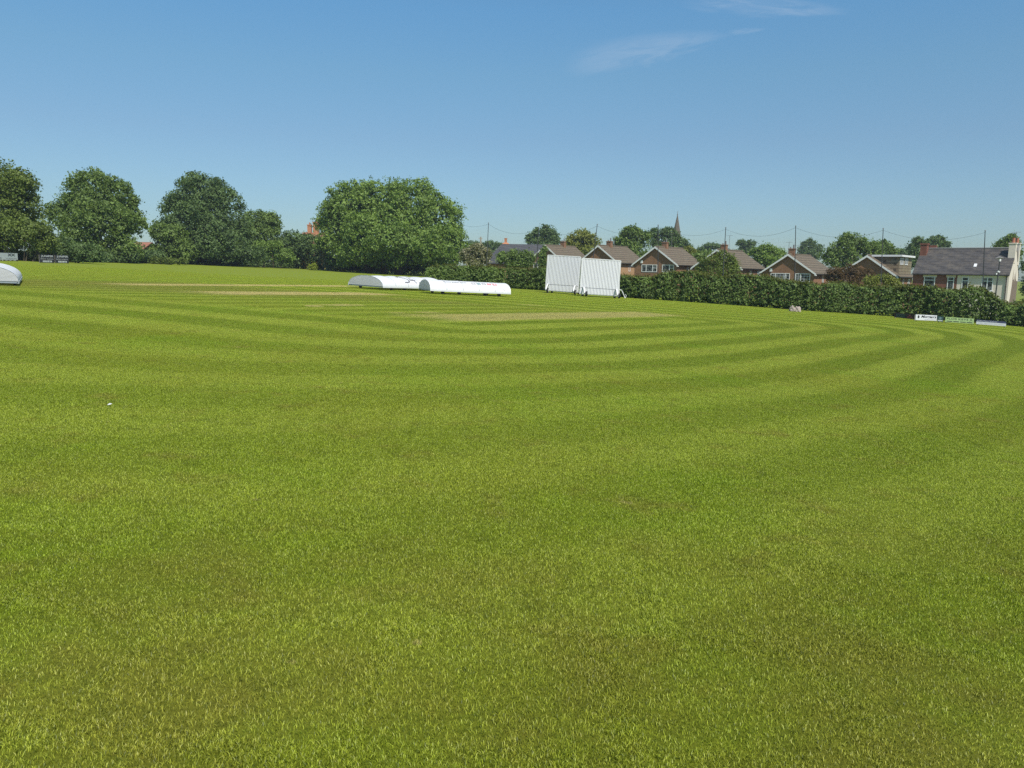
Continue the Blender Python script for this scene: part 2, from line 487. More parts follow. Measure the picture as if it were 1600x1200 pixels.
M['badge_teal'] = flat('badge_teal', (0.22, 0.32, 0.32))
M['badge_grey'] = flat('badge_grey', (0.25, 0.19, 0.2))

# ------------------------------------------------------------------ foliage geometry
def leaf_mesh(name, cen, nor, size, mat, parent=None, aspect=0.62):
    """one mesh of many small leaf faces. cen,nor: (n,3); size: (n,)"""
    n = len(cen)
    nor = nor / np.maximum(np.linalg.norm(nor, axis=1, keepdims=True), 1e-6)
    ref = RNG.normal(size=(n, 3))
    t = np.cross(nor, ref); t /= np.maximum(np.linalg.norm(t, axis=1, keepdims=True), 1e-6)
    b = np.cross(nor, t)
    s = size[:, None]
    bend = nor * (s * 0.18)
    v = np.stack([cen - t * s * 0.5 - bend * 0.6,
                  cen + b * s * aspect * 0.5 + bend * 0.3,
                  cen + t * s * 0.5 - bend * 0.6,
                  cen - b * s * aspect * 0.5 + bend * 0.3], axis=1).reshape(-1, 3)
    me = bpy.data.meshes.new(name)
    me.vertices.add(4 * n)
    me.vertices.foreach_set('co', v.astype(np.float32).ravel())
    me.loops.add(4 * n)
    me.loops.foreach_set('vertex_index', np.arange(4 * n, dtype=np.int32))
    me.polygons.add(n)
    me.polygons.foreach_set('loop_start', np.arange(0, 4 * n, 4, dtype=np.int32))
    me.update(calc_edges=True)
    me.validate()
    me.materials.append(mat)
    o = bpy.data.objects.new(name, me)
    COL.objects.link(o)
    if parent: o.parent = parent
    return o

def unit(n):
    d = RNG.normal(size=(n, 3))
    return d / np.linalg.norm(d, axis=1, keepdims=True)

def crown_points(lobes, leaf, dens=1.0, sub=10, ragged=0.25, inner=0.35, clump=0.75):
    """lobes: (cx,cy,cz,rx,ry,rz). Returns centres, normals, sizes of the leaf faces."""
    L = []
    sub = int(sub * 1.9)
    for (cx, cy, cz, rx, ry, rz) in lobes:
        c = np.array((cx, cy, cz)); r = np.array((rx, ry, rz))
        L.append((c, r * 0.82))
        for d in unit(sub):
            if d[2] < -0.55: continue
            k = RNG.uniform(0.22, 0.38)
            L.append((c + d * r * RNG.uniform(0.62, 0.84), np.array((k, k, k * 0.8)) * r.mean() * RNG.uniform(0.85, 1.15)))
    C, Nn, S = [], [], []
    for (c, r) in L:
        area = 4 * math.pi * ((r[0]*r[1])**1.6 / 3 + (r[0]*r[2])**1.6 / 3 + (r[1]*r[2])**1.6 / 3) ** (1 / 1.6)
        nc = max(8, int(area * 0.95 * dens / clump ** 2))
        d = unit(nc)
        rr = 1 + RNG.normal(size=(nc, 1)) * ragged * 0.35
        p = c + d * r * rr
        keep = np.ones(nc, bool)
        for (c2, r2) in L:
            if c2 is c: continue
            keep &= (((p - c2) / r2) ** 2).sum(1) > 0.62
        p, d = p[keep], d[keep]
        if not len(p): continue
        nd = d / r; nd /= np.linalg.norm(nd, axis=1, keepdims=True)
        nl = max(5, int(11 * (clump / leaf / 2.2) ** 2))
        cr = clump * RNG.uniform(0.55, 1.2, size=(len(p), 1, 1))
        off = RNG.normal(size=(len(p), nl, 3)) * 0.5 * cr
        off -= nd[:, None, :] * (np.einsum('ijk,ik->ij', off, nd)[:, :, None]) * 0.4
        off[:, :, 2] *= 0.75
        cc = (p[:, None, :] + off).reshape(-1, 3)
        base = nd * 0.75 + np.array((0, 0, 0.35)) + RNG.normal(size=nd.shape) * 0.35
        nn = (base[:, None, :] + RNG.normal(size=(len(p), nl, 3)) * 0.55).reshape(-1, 3)
        ss = leaf * RNG.uniform(0.6, 1.35, size=len(cc))
        C.append(cc); Nn.append(nn); S.append(ss)
        # inner fill
        ni = int(nc * inner * 4)
        di = unit(ni) * (RNG.uniform(0.25, 0.85, size=(ni, 1)))
        C.append(c + di * r); Nn.append(unit(ni)); S.append(leaf * RNG.uniform(1.5, 2.6, size=ni))
    return np.concatenate(C), np.concatenate(Nn), np.concatenate(S)

def trunk_mesh(parent, base_r, height, lobes, n_limb=5, lean=0.0, name='trunk', multi=1):
    mb = MB()
    for q in range(multi):
        ox = (q - (multi - 1) / 2) * base_r * 5
        pts, rr = [], []
        for i in range(6):
            t = i / 5
            pts.append((ox * (1 + t) + lean * t + random.uniform(-1, 1) * 0.12 * height * 0.1, random.uniform(-1, 1) * 0.02 * height, -0.3 + t * (height + 0.3)))
            rr.append(base_r * (1.25 - 0.75 * t) if i else base_r * 1.5)
        mb.tube(pts, rr, 9)
        top = Vector(pts[-1])
        for j in range(n_limb):
            lo = lobes[(j + q) % len(lobes)]
            st = Vector(pts[2 + j % 3])
            en = Vector((lo[0], lo[1], lo[2])) + Vector((random.uniform(-.5,.5)*lo[3], random.uniform(-.5,.5)*lo[4], random.uniform(-.3,.4)*lo[5]))
            md = st.lerp(en, 0.5) + Vector((0, 0, 0.1 * (en - st).length))
            mb.tube([st, md, en], [base_r * 0.5, base_r * 0.3, base_r * 0.08], 6)
    return mb.build(name, M['bark'], parent, smooth=True)

TREES = []
def tree_px(name, label, cat, base_px, Y, lobes_px, mat, leaf=0.34, dens=1.0, trunk_r=0.3, group=None, depth=0.8, sub=10, ragged=0.3, multi=1, inner=0.35, clump=0.75, blossom=None, limbs=5, trunk_h=None):
    """base_px: photo column of the trunk; lobes_px: (px, py, rx_px, ry_px[, dy metres])."""
    s = scale_at(Y)
    bx = P(base_px, 420, Y).x
    base = Vector((bx, Y, gz(bx)))
    t = thing(name, label, cat, base, 0, group)
    lobes = []
    for lb in lobes_px:
        px, py, rx, ry = lb[:4]
        dy = lb[4] if len(lb) > 4 else 0.0
        w = P(px, py, Y + dy)
        s2 = scale_at(Y + dy)
        lobes.append((w.x - base.x, w.y - base.y, w.z - base.z, rx * s2, max(rx, ry * 0.8) * s2 * depth, ry * s2))
    c, n, z = crown_points(lobes, leaf, dens, sub, ragged, inner, clump)
    zg = 0.05
    keep = c[:, 2] > zg
    c, n, z = c[keep], n[keep], z[keep]
    leaf_mesh('crown' if trunk_r else 'foliage', c, n, z, mat, t)
    if blossom is not None:
        pick = RNG.random(len(c)) < 0.06
        leaf_mesh('blossom', c[pick] + n[pick] * 0.05, n[pick], z[pick] * 0.7, blossom, t)
    top = max(l[2] for l in lobes)
    if trunk_r:
        trunk_mesh(t, trunk_r, trunk_h or top * 0.85, lobes, limbs, multi=multi)
    else:
        mb = MB()
        for l in lobes[:4]:
            for q in range(3):
                a = (l[0] * 0.6 + random.uniform(-.3, .3), l[1] * 0.6, -0.1)
                mb.tube([a, (l[0] + random.uniform(-.4,.4) * l[3], l[1] + random.uniform(-.3,.3) * l[4], max(0.3, l[2]))], [0.06, 0.02], 5)
        mb.build('stem', M['bark'], t)
    TREES.append((name, len(c)))
    return t

def hedge_px(label, pts, thick, mat, mat_top, leaf=0.17, per=210):
    """pts: (px, base py, top py)"""
    g = []
    for px, pb, pt in pts:
        if pb < 200:                  # given as a distance in metres
            b = P(px, 420, pb); b.z = gz(b.x)
        else:
            b = G(px, pb)
        topz = P(px, pt, b.y).z
        g.append((b.x, b.y, b.z, topz))
    g = np.array(g)
    sd_ = np.array((g[-1, 0] - g[0, 0], g[-1, 1] - g[0, 1])); sd_ /= np.linalg.norm(sd_)
    g[:, 0] += -sd_[1] * 0.6; g[:, 1] += sd_[0] * 0.6
    o0 = Vector((g[0, 0], g[0, 1], gz(g[0, 0])))
    t = thing('hedge', label, 'hedge', o0)
    seg = np.diff(g[:, :2], axis=0); sl = np.linalg.norm(seg, axis=1)
    cum = np.concatenate([[0], np.cumsum(sl)]); Ltot = cum[-1]
    def at(s):
        x = np.interp(s, cum, g[:, 0]); y = np.interp(s, cum, g[:, 1]); z = np.interp(s, cum, g[:, 2]); tz = np.interp(s, cum, g[:, 3])
        return x, y, z, tz
    dirv = np.array((g[-1, 0] - g[0, 0], g[-1, 1] - g[0, 1])); dirv /= np.linalg.norm(dirv)
    nout = np.array((dirv[1], -dirv[0]))       # towards the field
    if nout[1] > 0: nout = -nout
    # bumps along the hedge
    bs = np.arange(0, Ltot + 1, 1.1); bt = RNG.normal(size=len(bs)) * 0.08; bf = RNG.normal(size=len(bs)) * 0.16
    Cs, Ns, Ss, tops = [], [], [], []
    nfront = int(Ltot * 2.3 * per)
    def emit(n, kind):
        s = RNG.uniform(0, Ltot, n)
        x, y, z, tz = at(s)
        h = tz - z + np.interp(s, bs, bt)
        fb = np.interp(s, bs, bf) + 0.12 * np.sin(s * 3.1 + 2)
        if kind == 'front':
            v = RNG.uniform(0.02, 1.0, n) ** 0.9
            clump = 0.16 * np.sin(s * 6.3 + 3 * np.sin(v * 7)) * np.sin(v * h * 5.0 + s * 2.2)
            off = fb + clump + RNG.normal(size=n) * 0.09 - 0.55 * np.maximum(v - 0.72, 0) ** 1.3 * 3 - 0.25 * (v < 0.12) 
            zz = z + v * h
            nn = np.stack([nout[0] * np.ones(n), nout[1] * np.ones(n), 0.35 + 1.2 * np.maximum(v - 0.7, 0)], 1)
        elif kind == 'top':
            off = -RNG.uniform(0.15, thick, n)
            zz = z + h + RNG.normal(size=n) * 0.12 + 0.1 * np.sin(s * 5) * np.sin(off * 6) - 0.1
            nn = np.stack([np.zeros(n), np.zeros(n), np.ones(n)], 1)
        else:
            off = -RNG.uniform(0.1, thick * 0.9, n); zz = z + RNG.uniform(0.0, 0.92, n) * h
            nn = RNG.normal(size=(n, 3))
        p = np.stack([x + nout[0] * off, y + nout[1] * off, zz], 1) - np.array(o0)
        return p, nn + RNG.normal(size=(n, 3)) * 0.6, (leaf if kind != 'in' else leaf * 2.2) * RNG.uniform(0.6, 1.4, n)
    f1 = emit(nfront, 'front'); f2 = emit(int(nfront * 0.45), 'in')
    leaf_mesh('foliage', np.concatenate([f1[0], f2[0]]), np.concatenate([f1[1], f2[1]]), np.concatenate([f1[2], f2[2]]), mat, t)
    f3 = emit(int(Ltot * thick * per * 0.9), 'top')
    leaf_mesh('new_growth', *f3, mat_top, t)
    # woody inside of the hedge
    mb = MB()
    ss = np.arange(0, Ltot, 0.8)
    for s in ss:
        x, y, z, tz = at(s)
        for q in range(2):
            a = Vector((x - nout[0] * (thick * 0.5 + random.uniform(-.2, .2)), y - nout[1] * thick * 0.5, z - 0.1)) - o0
            b = a + Vector((random.uniform(-.4, .4), random.uniform(-.3, .3), (tz - z) * random.uniform(0.7, 0.9)))
            mb.tube([a, b], [0.05, 0.02], 5)
    mb.build('stem', M['bark'], t)
    return t

# ------------------------------------------------------------------ ground
def ground():
    xs = [-3000, -1200, -500, -250] + [q for q in range(-150, 151, 3)] + [250, 500, 1200, 3000]
    ys = [-300, -50] + list(range(-20, 200, 10)) + [300, 600, 1500, 4500]
    v = [(x, y, gz(x)) for y in ys for x in xs]
    n = len(xs)
    f = [(j*n+i, j*n+i+1, (j+1)*n+i+1, (j+1)*n+i) for j in range(len(ys)-1) for i in range(n-1)]
    mb = MB(); mb.add(v, f)
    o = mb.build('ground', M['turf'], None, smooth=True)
    if o.data.polygons[0].normal.z < 0: o.data.flip_normals()
    tag(o, kind='structure')
ground()

def grass():
    """one patch of mown blades; geometry nodes repeat it over the near turf."""
    n = 24000
    r = RNG.uniform(-0.56, 0.56, size=(n, 2))
    h = RNG.uniform(0.006, 0.016, n)
    w = RNG.uniform(0.0016, 0.0032, n)
    a = RNG.uniform(0, 2 * math.pi, n)
    lean = RNG.uniform(0.2, 1.4, n)
    ld = RNG.uniform(0, 2 * math.pi, n)
    lx, ly = np.cos(ld) * lean * h, np.sin(ld) * lean * h
    wx, wy = np.cos(a) * w / 2, np.sin(a) * w / 2
    z0 = np.full(n, -0.004)
    b0 = np.stack([r[:, 0] - wx, r[:, 1] - wy, z0], 1); b1 = np.stack([r[:, 0] + wx, r[:, 1] + wy, z0], 1)
    m0 = np.stack([r[:, 0] - wx * .9 + lx * .4, r[:, 1] - wy * .9 + ly * .4, h * .65], 1); m1 = np.stack([r[:, 0] + wx * .9 + lx * .4, r[:, 1] + wy * .9 + ly * .4, h * .65], 1)
    tp = np.stack([r[:, 0] + lx, r[:, 1] + ly, h], 1)
    V = np.stack([b0, b1, m1, m0, tp], 1).reshape(-1, 3)
    pts, rots, scl = [], [], []
    y = 1.0
    YM = 74
    while y < YM:
        hw = 0.70 * y + 3.0
        x = -hw
        while x < hw:
            k = 1.0 if y < 30 else max(0.0, 1 - (y - 30) / (YM - 30))
            if True:
                pts.append((x + random.uniform(-.06, .06), y + random.uniform(-.06, .06), gz(x)))
                slope = (gz(x + .5) - gz(x - .5))
                q = Vector((0, 0, 1)).rotation_difference(Vector((-slope, 0, 1)).normalized())
                e = (q.to_matrix() @ Matrix.Rotation(random.choice((0, 1, 2, 3)) * math.pi / 2 + random.uniform(-.1, .1), 3, 'Z')).to_euler('XYZ')
                rots.append(tuple(e))
                scl.append((1, 1, 0.06 + 0.94 * k))
            x += 1.0
        y += 1.0
    nv = len(V)
    me = bpy.data.meshes.new('grass')
    me.vertices.add(nv + len(pts))
    me.vertices.foreach_set('co', np.concatenate([V, np.array(pts)]).astype(np.float32).ravel())
    quads = np.arange(n)[:, None] * 5 + np.array([[0, 1, 2, 3]])
    tris = np.arange(n)[:, None] * 5 + np.array([[3, 2, 4]])
    li = np.concatenate([quads.ravel(), tris.ravel()]).astype(np.int32)
    me.loops.add(len(li)); me.loops.foreach_set('vertex_index', li)
    ls = np.concatenate([np.arange(0, 4 * n, 4), 4 * n + np.arange(0, 3 * n, 3)]).astype(np.int32)
    me.polygons.add(2 * n); me.polygons.foreach_set('loop_start', ls)
    me.update(calc_edges=True)
    A = me.attributes.new('spot', 'FLOAT', 'POINT'); A.data.foreach_set('value', np.concatenate([np.zeros(nv), np.ones(len(pts))]).astype(np.float32))
    A = me.attributes.new('turn', 'FLOAT_VECTOR', 'POINT'); A.data.foreach_set('vector', np.concatenate([np.zeros((nv, 3)), np.array(rots)]).astype(np.float32).ravel())
    A = me.attributes.new('size', 'FLOAT_VECTOR', 'POINT'); A.data.foreach_set('vector', np.concatenate([np.ones((nv, 3)), np.array(scl)]).astype(np.float32).ravel())
    me.materials.append(M['blade'])
    o = bpy.data.objects.new('grass', me); COL.objects.link(o)
    ng = bpy.data.node_groups.new('grass_spread', 'GeometryNodeTree')
    ng.interface.new_socket('Geometry', in_out='INPUT', socket_type='NodeSocketGeometry')
    ng.interface.new_socket('Geometry', in_out='OUTPUT', socket_type='NodeSocketGeometry')
    nd, lk = ng.nodes, ng.links
    gi, go = nd.new('NodeGroupInput'), nd.new('NodeGroupOutput')
    sep = nd.new('GeometryNodeSeparateGeometry')
    at = nd.new('GeometryNodeInputNamedAttribute'); at.data_type = 'FLOAT'; at.inputs[0].default_value = 'spot'
    cmp_ = nd.new('FunctionNodeCompare'); cmp_.operation = 'GREATER_THAN'; cmp_.inputs[1].default_value = 0.5
    lk.new(at.outputs[0], cmp_.inputs[0])
    lk.new(gi.outputs[0], sep.inputs[0]); lk.new(cmp_.outputs[0], sep.inputs[1])
    ins = nd.new('GeometryNodeInstanceOnPoints')
    lk.new(sep.outputs[0], ins.inputs['Points']); lk.new(sep.outputs[1], ins.inputs['Instance'])
    tr = nd.new('GeometryNodeInputNamedAttribute'); tr.data_type = 'FLOAT_VECTOR'; tr.inputs[0].default_value = 'turn'
    e2r = nd.new('FunctionNodeEulerToRotation'); lk.new(tr.outputs[0], e2r.inputs[0])
    lk.new(e2r.outputs[0], ins.inputs['Rotation'])
    sz = nd.new('GeometryNodeInputNamedAttribute'); sz.data_type = 'FLOAT_VECTOR'; sz.inputs[0].default_value = 'size'
    lk.new(sz.outputs[0], ins.inputs['Scale'])
    lk.new(ins.outputs[0], go.inputs[0])
    md = o.modifiers.new('spread', 'NODES'); md.node_group = ng
    tag(o, 'short mown green grass blades covering the near turf', 'grass', kind='stuff')
grass()

# ------------------------------------------------------------------ text
def text_verts(s, bold=0.0, shear=0.0):
    cu = bpy.data.curves.new('lettering', 'FONT')
    cu.body = s
    cu.size = 1.0
    cu.shear = shear
    cu.offset = bold
    cu.resolution_u = 3
    ob = bpy.data.objects.new('lettering', cu)
    COL.objects.link(ob)
    dg = bpy.context.evaluated_depsgraph_get()
    me = ob.evaluated_get(dg).to_mesh()
    vs = [tuple(v.co) for v in me.vertices]
    fs = [tuple(p.vertices) for p in me.polygons]
    ob.evaluated_get(dg).to_mesh_clear()
    bpy.data.objects.remove(ob); bpy.data.curves.remove(cu)
    xs = [v[0] for v in vs]; ys = [v[1] for v in vs]
    x0, x1, y0, y1 = min(xs), max(xs), min(ys), max(ys)
    return [((v[0] - x0) / (x1 - x0), (v[1] - y0) / (y1 - y0)) for v in vs], fs
def lettering(s, fn, x0, x1, y0, y1, mat, parent, bold=0.0, shear=0.0):
    """fn maps (x, y) on the board to xyz."""
    vs, fs = text_verts(s, bold, shear)
    mb = MB()
    mb.add([fn(x0 + u * (x1 - x0), y0 + v * (y1 - y0)) for u, v in vs], fs)
    return mb.build('lettering', mat, parent)

# ------------------------------------------------------------------ advertising boards
def board(label, a, b, top_a, mat, draw, cat='sign', posts=True, group='advertising boards along the boundary', lift=0.06):
    A, B = G(*a), G(*b)
    A.z, B.z = gz(A.x), gz(B.x)
    H = P(a[0], top_a, A.y).z - A.z
    d = B - A; L = d.length
    rz = math.atan2(d.y, d.x)
    t = thing('advertising_board', label, cat, A, rz, group)
    sl = (B.z - A.z) / math.hypot(d.x, d.y)
    Lh = math.hypot(d.x, d.y)
    def fn(x, y, off=-0.02):        # board coordinates -> local xyz; the face looks along local -y
        return (x, off, x * sl + lift + y)
    Hh = H - lift
    mb = MB(); mb.prism([(0, 0), (Lh, 0), (Lh, Hh), (0, Hh)], lambda p, q: (p, -0.012, p * sl + lift + q), lambda p, q: (p, 0.012, p * sl + lift + q))
    mb.build('panel', mat, t)
    if posts:
        for x in (0.08, Lh - 0.08):
            pb = MB(); pb.box(x - .03, x + .03, 0.016, 0.07, x * sl - 0.1, x * sl + H - 0.03)
            pb.build('post', M['pole_wood'], t)
    draw(t, fn, Lh, Hh)
    return t
def patch(t, fn, x0, x1, y0, y1, mat, name='printed_panel', off=-0.016):
    mb = MB(); mb.prism([(x0, y0), (x1, y0), (x1, y1), (x0, y1)], lambda p, q: fn(p, q, off), lambda p, q: fn(p, q, off + 0.003))
    return mb.build(name, mat, t)
def disc(t, fn, cx, cy, r, mat, name='emblem', off=-0.017):
    mb = MB(); poly = [(cx + r * math.cos(q * math.pi / 10), cy + r * math.sin(q * math.pi / 10)) for q in range(20)]
    mb.prism(poly, lambda p, q: fn(p, q, off), lambda p, q: fn(p, q, off + 0.004))
    return mb.build(name, mat, t)

def d_left_white(t, f, L, H):
    patch(t, f, 0.0, L, 0, H * .14, M['sign_maroon'], 'bottom_strip')
    lettering('Sport', f, L * .05, L * .48, H * .62, H * .92, M['ink_grey'], t, 0.01)
    lettering('Clothing', f, L * .12, L * .62, H * .26, H * .52, M['ink_grey'], t, 0.01)
    lettering('XX', f, L * .76, L * .94, H * .6, H * .93, M['ink_black'], t, 0.03)
    lettering('trophies', f, L * .72, L * .97, H * .22, H * .4, M['ink_grey'], t, 0.01)
    lettering('01773', f, L * .5, L * .95, H * .03, H * .12, M['ink_white'], t, 0.02)
def d_dark(word):
    def q(t, f, L, H):
        lettering(word, f, L * .12, L * .96, H * .64, H * .92, M['ink_white'], t, 0.0)
        lettering('Estate Agents', f, L * .08, L * .95, H * .40, H * .52, M['ink_white'], t, 0.0)
        patch(t, f, L * .22, L * .84, H * .08, H * .26, M['ink_white'], 'number_panel')
        lettering('01773 820', f, L * .25, L * .8, H * .11, H * .22, M['ink_black'], t, 0.03)
    return q
board('pale grey and white sponsor board with a dark red bottom strip', (-44, 408.0), (28, 408.6), 393.5, M['white_board'], d_left_white)
board('black board with white lettering beside its twin, nearer the pale grey board', (62, 411.2), (84.5, 411.6), 397.5, M['sign_dark'], d_dark('JUNIPER'))
board('black board with white lettering, the twin farther from the pale grey board', (86.5, 411.7), (107.5, 412.1), 398.2, M['sign_dark'], d_dark('JUNIPER'))
def d_maroon(t, f, L, H):
    patch(t, f, L * .1, L * .55, H * .2, H * .8, M['sign_teal'])
    lettering('BUILDERS', f, L * .18, L * .54, H * .4, H * .66, M['ink_black'], t, 0.03)
    disc(t, f, L * .78, H * .68, H * .18, M['ink_red'])
    lettering('AA', f, L * .64, L * .94, H * .2, H * .46, M['ink_red'], t, 0.02)
def d_morgan(t, f, L, H):
    disc(t, f, L * .13, H * .6, H * .27, M['ink_black'])
    lettering("Morgan's", f, L * .25, L * .97, H * .32, H * .92, M['ink_black'], t, 0.025, 0.3)
    lettering('family butchers', f, L * .42, L * .96, H * .08, H * .22, M['ink_grey'], t, 0.01)
def d_teal(t, f, L, H):
    patch(t, f, L * .1, L * .92, H * .08, H * .28, M['ink_white'])
    disc(t, f, L * .5, H * .62, H * .22, M['badge_teal'])
def d_green(t, f, L, H):
    lettering('FLOS KEYS JL', f, L * .05, L * .97, H * .42, H * .88, M['ink_black'], t, 0.0)
    for q in range(4):
        patch(t, f, L * (.05 + q * .235), L * (.05 + q * .235 + .2), H * .12, H * .27, M['ink_black'])
def d_blue(t, f, L, H):
    patch(t, f, L * .0, L, H * .62, H, M['ink_navy'])
    lettering('Roofing Fascias Guttering', f, L * .03, L * .7, H * .70, H * .90, M['ink_white'], t, 0.0)
    lettering('soffits  flat roofs  free quotes', f, L * .05, L * .95, H * .24, H * .38, M['ink_grey'], t, 0.0)
board('dark maroon board with dull teal panel and red emblem under the hedge', (1397, 496.8), (1428.5, 500.3), 488.3, M['sign_maroon'], d_maroon)
board("white board with black circle and slanted black script reading Morgan's", (1430, 501.2), (1463, 502.6), 491.2, M['white_board'], d_morgan)
board('small dark teal board close beside the white script board', (1464, 503.2), (1473.5, 504), 494.0, M['sign_teal'], d_teal)
board('pale green board with dark capitals between the teal board and the navy topped one', (1476.5, 504.3), (1521, 507.3), 495.0, M['sign_green'], d_green)
board('low white board with navy upper band, nearest the right end of the hedge', (1525, 507.6), (1571.5, 511.2), 499.3, M['white_board'], d_blue)

# ------------------------------------------------------------------ pitch covers
def cover(label, loc, rz, L, W, Hh, z0=0.20, writing=False, mark=False, wheels=4, sag=0.02):
    t = thing('pitch_cover', label, 'pitch cover', loc, rz, 'wheeled white pitch covers')
    slope = math.tan(0.0)
    def arch(x, s, lift=0.0):        # s: 0..1 round the hoop from the front (-y) to the back
        a = math.pi * s
        cy, cz = -math.cos(a), math.sin(a)
        cz = cz ** 0.92 if cz > 0 else 0
        rib = abs(math.sin(math.pi * x / L * 5))
        k = 1 - sag * rib * cz
        return (x, cy * (W / 2 + lift), z0 + cz * Hh * k + lift * max(cz, 0.0))
    mb = MB(); nx, ns = 41, 25
    vs = [arch(L * i / (nx - 1), j / (ns - 1)) for i in range(nx) for j in range(ns)]
    fs = [(i*ns+j, i*ns+j+1, (i+1)*ns+j+1, (i+1)*ns+j) for i in range(nx-1) for j in range(ns-1)]
    mb.add(vs, fs); mb.build('canopy', M['white_pvc'], t, smooth=True)
    for x, sg in ((0.015, -1), (L - 0.015, 1)):
        e = MB()
        ring = [arch(x, j / (ns - 1), -0.01) for j in range(ns)]
        rings = []
        for q in range(6):
            f = 1 - q / 6
            rings += [(x + sg * 0.05 * (1 - f) * 0 + 0.012 * math.sin(j * 2.4) * (f) * sg * 0.7, p[1] * f, z0 + (p[2] - z0) * f) for j, p in enumerate(ring)]
        rings.append((x, 0, z0))
        fs = [(q*ns+j, q*ns+j+1, (q+1)*ns+j+1, (q+1)*ns+j) for q in range(5) for j in range(ns-1)]
        fs += [(5*ns+j, 5*ns+j+1, 6*ns) for j in range(ns-1)]
        e.add(rings, fs); e.build('end_sheet', M['white_sheet'], t, smooth=True)
    fr = MB()
    for y in (-W/2 + .02, W/2 - .02): fr.bar((0.05, y, z0 - 0.045), (L - 0.05, y, z0 - 0.045), 0.06, 0.09)
    for x in (0.06, L * .33, L * .66, L - 0.06): fr.bar((x, -W/2 + .06, z0 - .045), (x, W/2 - .06, z0 - .045), 0.05, 0.07)
    fr.build('frame', M['grey_rail'], t)
    sk = MB()
    for y in (-W/2 - .008, W/2 + .008): sk.box(0.0, L, y - .004, y + .004, z0 - 0.09, z0 + 0.01)
    sk.build('skirt', M['white_pvc'], t)
    for x in (L * .16, L * .36, L * .68, L * .86)[:4]:
        for y in (-W/2 + .16, W/2 - .16):
            if x in (L * .36, L * .68) and y > 0: continue
            w = MB(); r = 0.11
            w.tube([(x, y - .05, r), (x, y + .05, r)], r, 14)
            w.box(x - .02, x + .02, y - .03, y + .03, r, z0 - .05)
            w.build('wheel', M['rubber'], t)
    for q in range(1, 5):
        x = L * q / 5
        hp = MB(); ring = [(arch(x - .02, j / 24, .006), arch(x + .02, j / 24, .006)) for j in range(25)]
        hp.add([p for pr in ring for p in pr], [(2*j, 2*j+1, 2*j+3, 2*j+2) for j in range(24)]); hp.build('hoop_seam', M['seam'], t)
    if writing:
        n_arc = math.pi * (W/2 + Hh) / 2
        def fn(x, y, off=0): return arch(x, y / n_arc, 0.012)
        lettering('Rouse quality repair', fn, L * .19, L * .47, n_arc * .285, n_arc * .335, M['ink_cover'], t, 0.012)
        for q, mt in enumerate(('badge_grey', 'badge_teal', 'badge_grey', 'ink_red', 'ink_red')):
            x0 = L * (.53 + q * .066)
            b = MB(); xs = [x0, x0 + .25 if q < 4 else x0 + .28]; ss = np.linspace(n_arc * .25, n_arc * .335, 4)
            if q in (0, 2):        # hollow badges
                rim = 0.035
                quads = [(x0, xs[1], ss[-1] - rim, ss[-1]), (x0, xs[1], ss[0], ss[0] + rim), (x0, x0 + rim, ss[0] + rim, ss[-1] - rim), (xs[1] - rim, xs[1], ss[0] + rim, ss[-1] - rim)]
            else:
                quads = [(x0, xs[1], ss[i], ss[i+1]) for i in range(3)]
            for (a0, a1, s0, s1) in quads:
                b.add([fn(a0, s0), fn(a1, s0), fn(a1, s1), fn(a0, s1)], [(0, 1, 2, 3)])
            b.build('badge', M[mt], t)
            if q in (3, 4):
                lettering('m' if q == 3 else 'e', fn_lift(arch, n_arc), x0 + .06, xs[1] - .06, n_arc * .27, n_arc * .315, M['ink_white'], t, 0.03)
        # seam flap
        b = MB()
        for i in range(12):
            a0, a1 = math.pi * i / 12, math.pi * (i + 1) / 12
            p = [(L * .87 + .28 * math.cos(a0), n_arc * .06 + .22 * math.sin(a0)), (L * .87 + .28 * math.cos(a1), n_arc * .06 + .22 * math.sin(a1)),
                 (L * .87 + .26 * math.cos(a1), n_arc * .06 + .20 * math.sin(a1)), (L * .87 + .26 * math.cos(a0), n_arc * .06 + .20 * math.sin(a0))]
            b.add([fn(*q) for q in p], [(0, 1, 2, 3)])
        b.build('seam_flap', M['ink_grey'], t)
    if mark:
        n_arc = math.pi * (W/2 + Hh) / 2
        def fn(x, y, off=0): return arch(x, y / n_arc, 0.012)
        lettering('D4L', fn, L * .36, L * .66, n_arc * .12, n_arc * .40, M['ink_cover'], t, -0.005)
    return t
def fn_lift(arch, n_arc):
    return lambda x, y, off=0: arch(x, y / n_arc, 0.02)

def cover_at(fc, rz, W):          # from the nearer corner of the end that faces left
    c = G(*fc)
    p = Vector((c.x - math.sin(rz) * W / 2, c.y + math.cos(rz) * W / 2, 0)); p.z = gz(p.x)
    return p
th2, th1 = rad(24.5), rad(55)
def tilt(o, rz):      # lie along the sloping field
    s = -(gz(o.location.x + 1) - gz(o.location.x - 1)) / 2
    nrm = Vector((s, 0, 1)).normalized()
    q = Vector((0, 0, 1)).rotation_difference(nrm)
    o.rotation_mode = 'QUATERNION'
    from mathutils import Quaternion
    o.rotation_quaternion = q @ Quaternion((0, 0, 1), rz)
c2 = cover('long white domed pitch cover with grey lettering and a row of small badges', cover_at((672, 459), th2, 2.4), th2, 5.6, 2.4, 0.60, 0.27, writing=True)
tilt(c2, th2)
c1 = cover('ribbed white pitch cover with dark outline marks, its wide left end turned to the camera', cover_at((598, 453.5), th1, 3.25), th1, 6.2, 3.25, 0.66, 0.25, mark=True, sag=0.05)
tilt(c1, th1)
g0 = G(-26, 446); g0.z = gz(g0.x)
th0 = rad(121)
c0 = cover('white pitch cover at the left edge of the view, below the pale grey board', g0, th0, 6.0, 2.4, 0.62, 0.20, sag=0.03)
tilt(c0, th0)

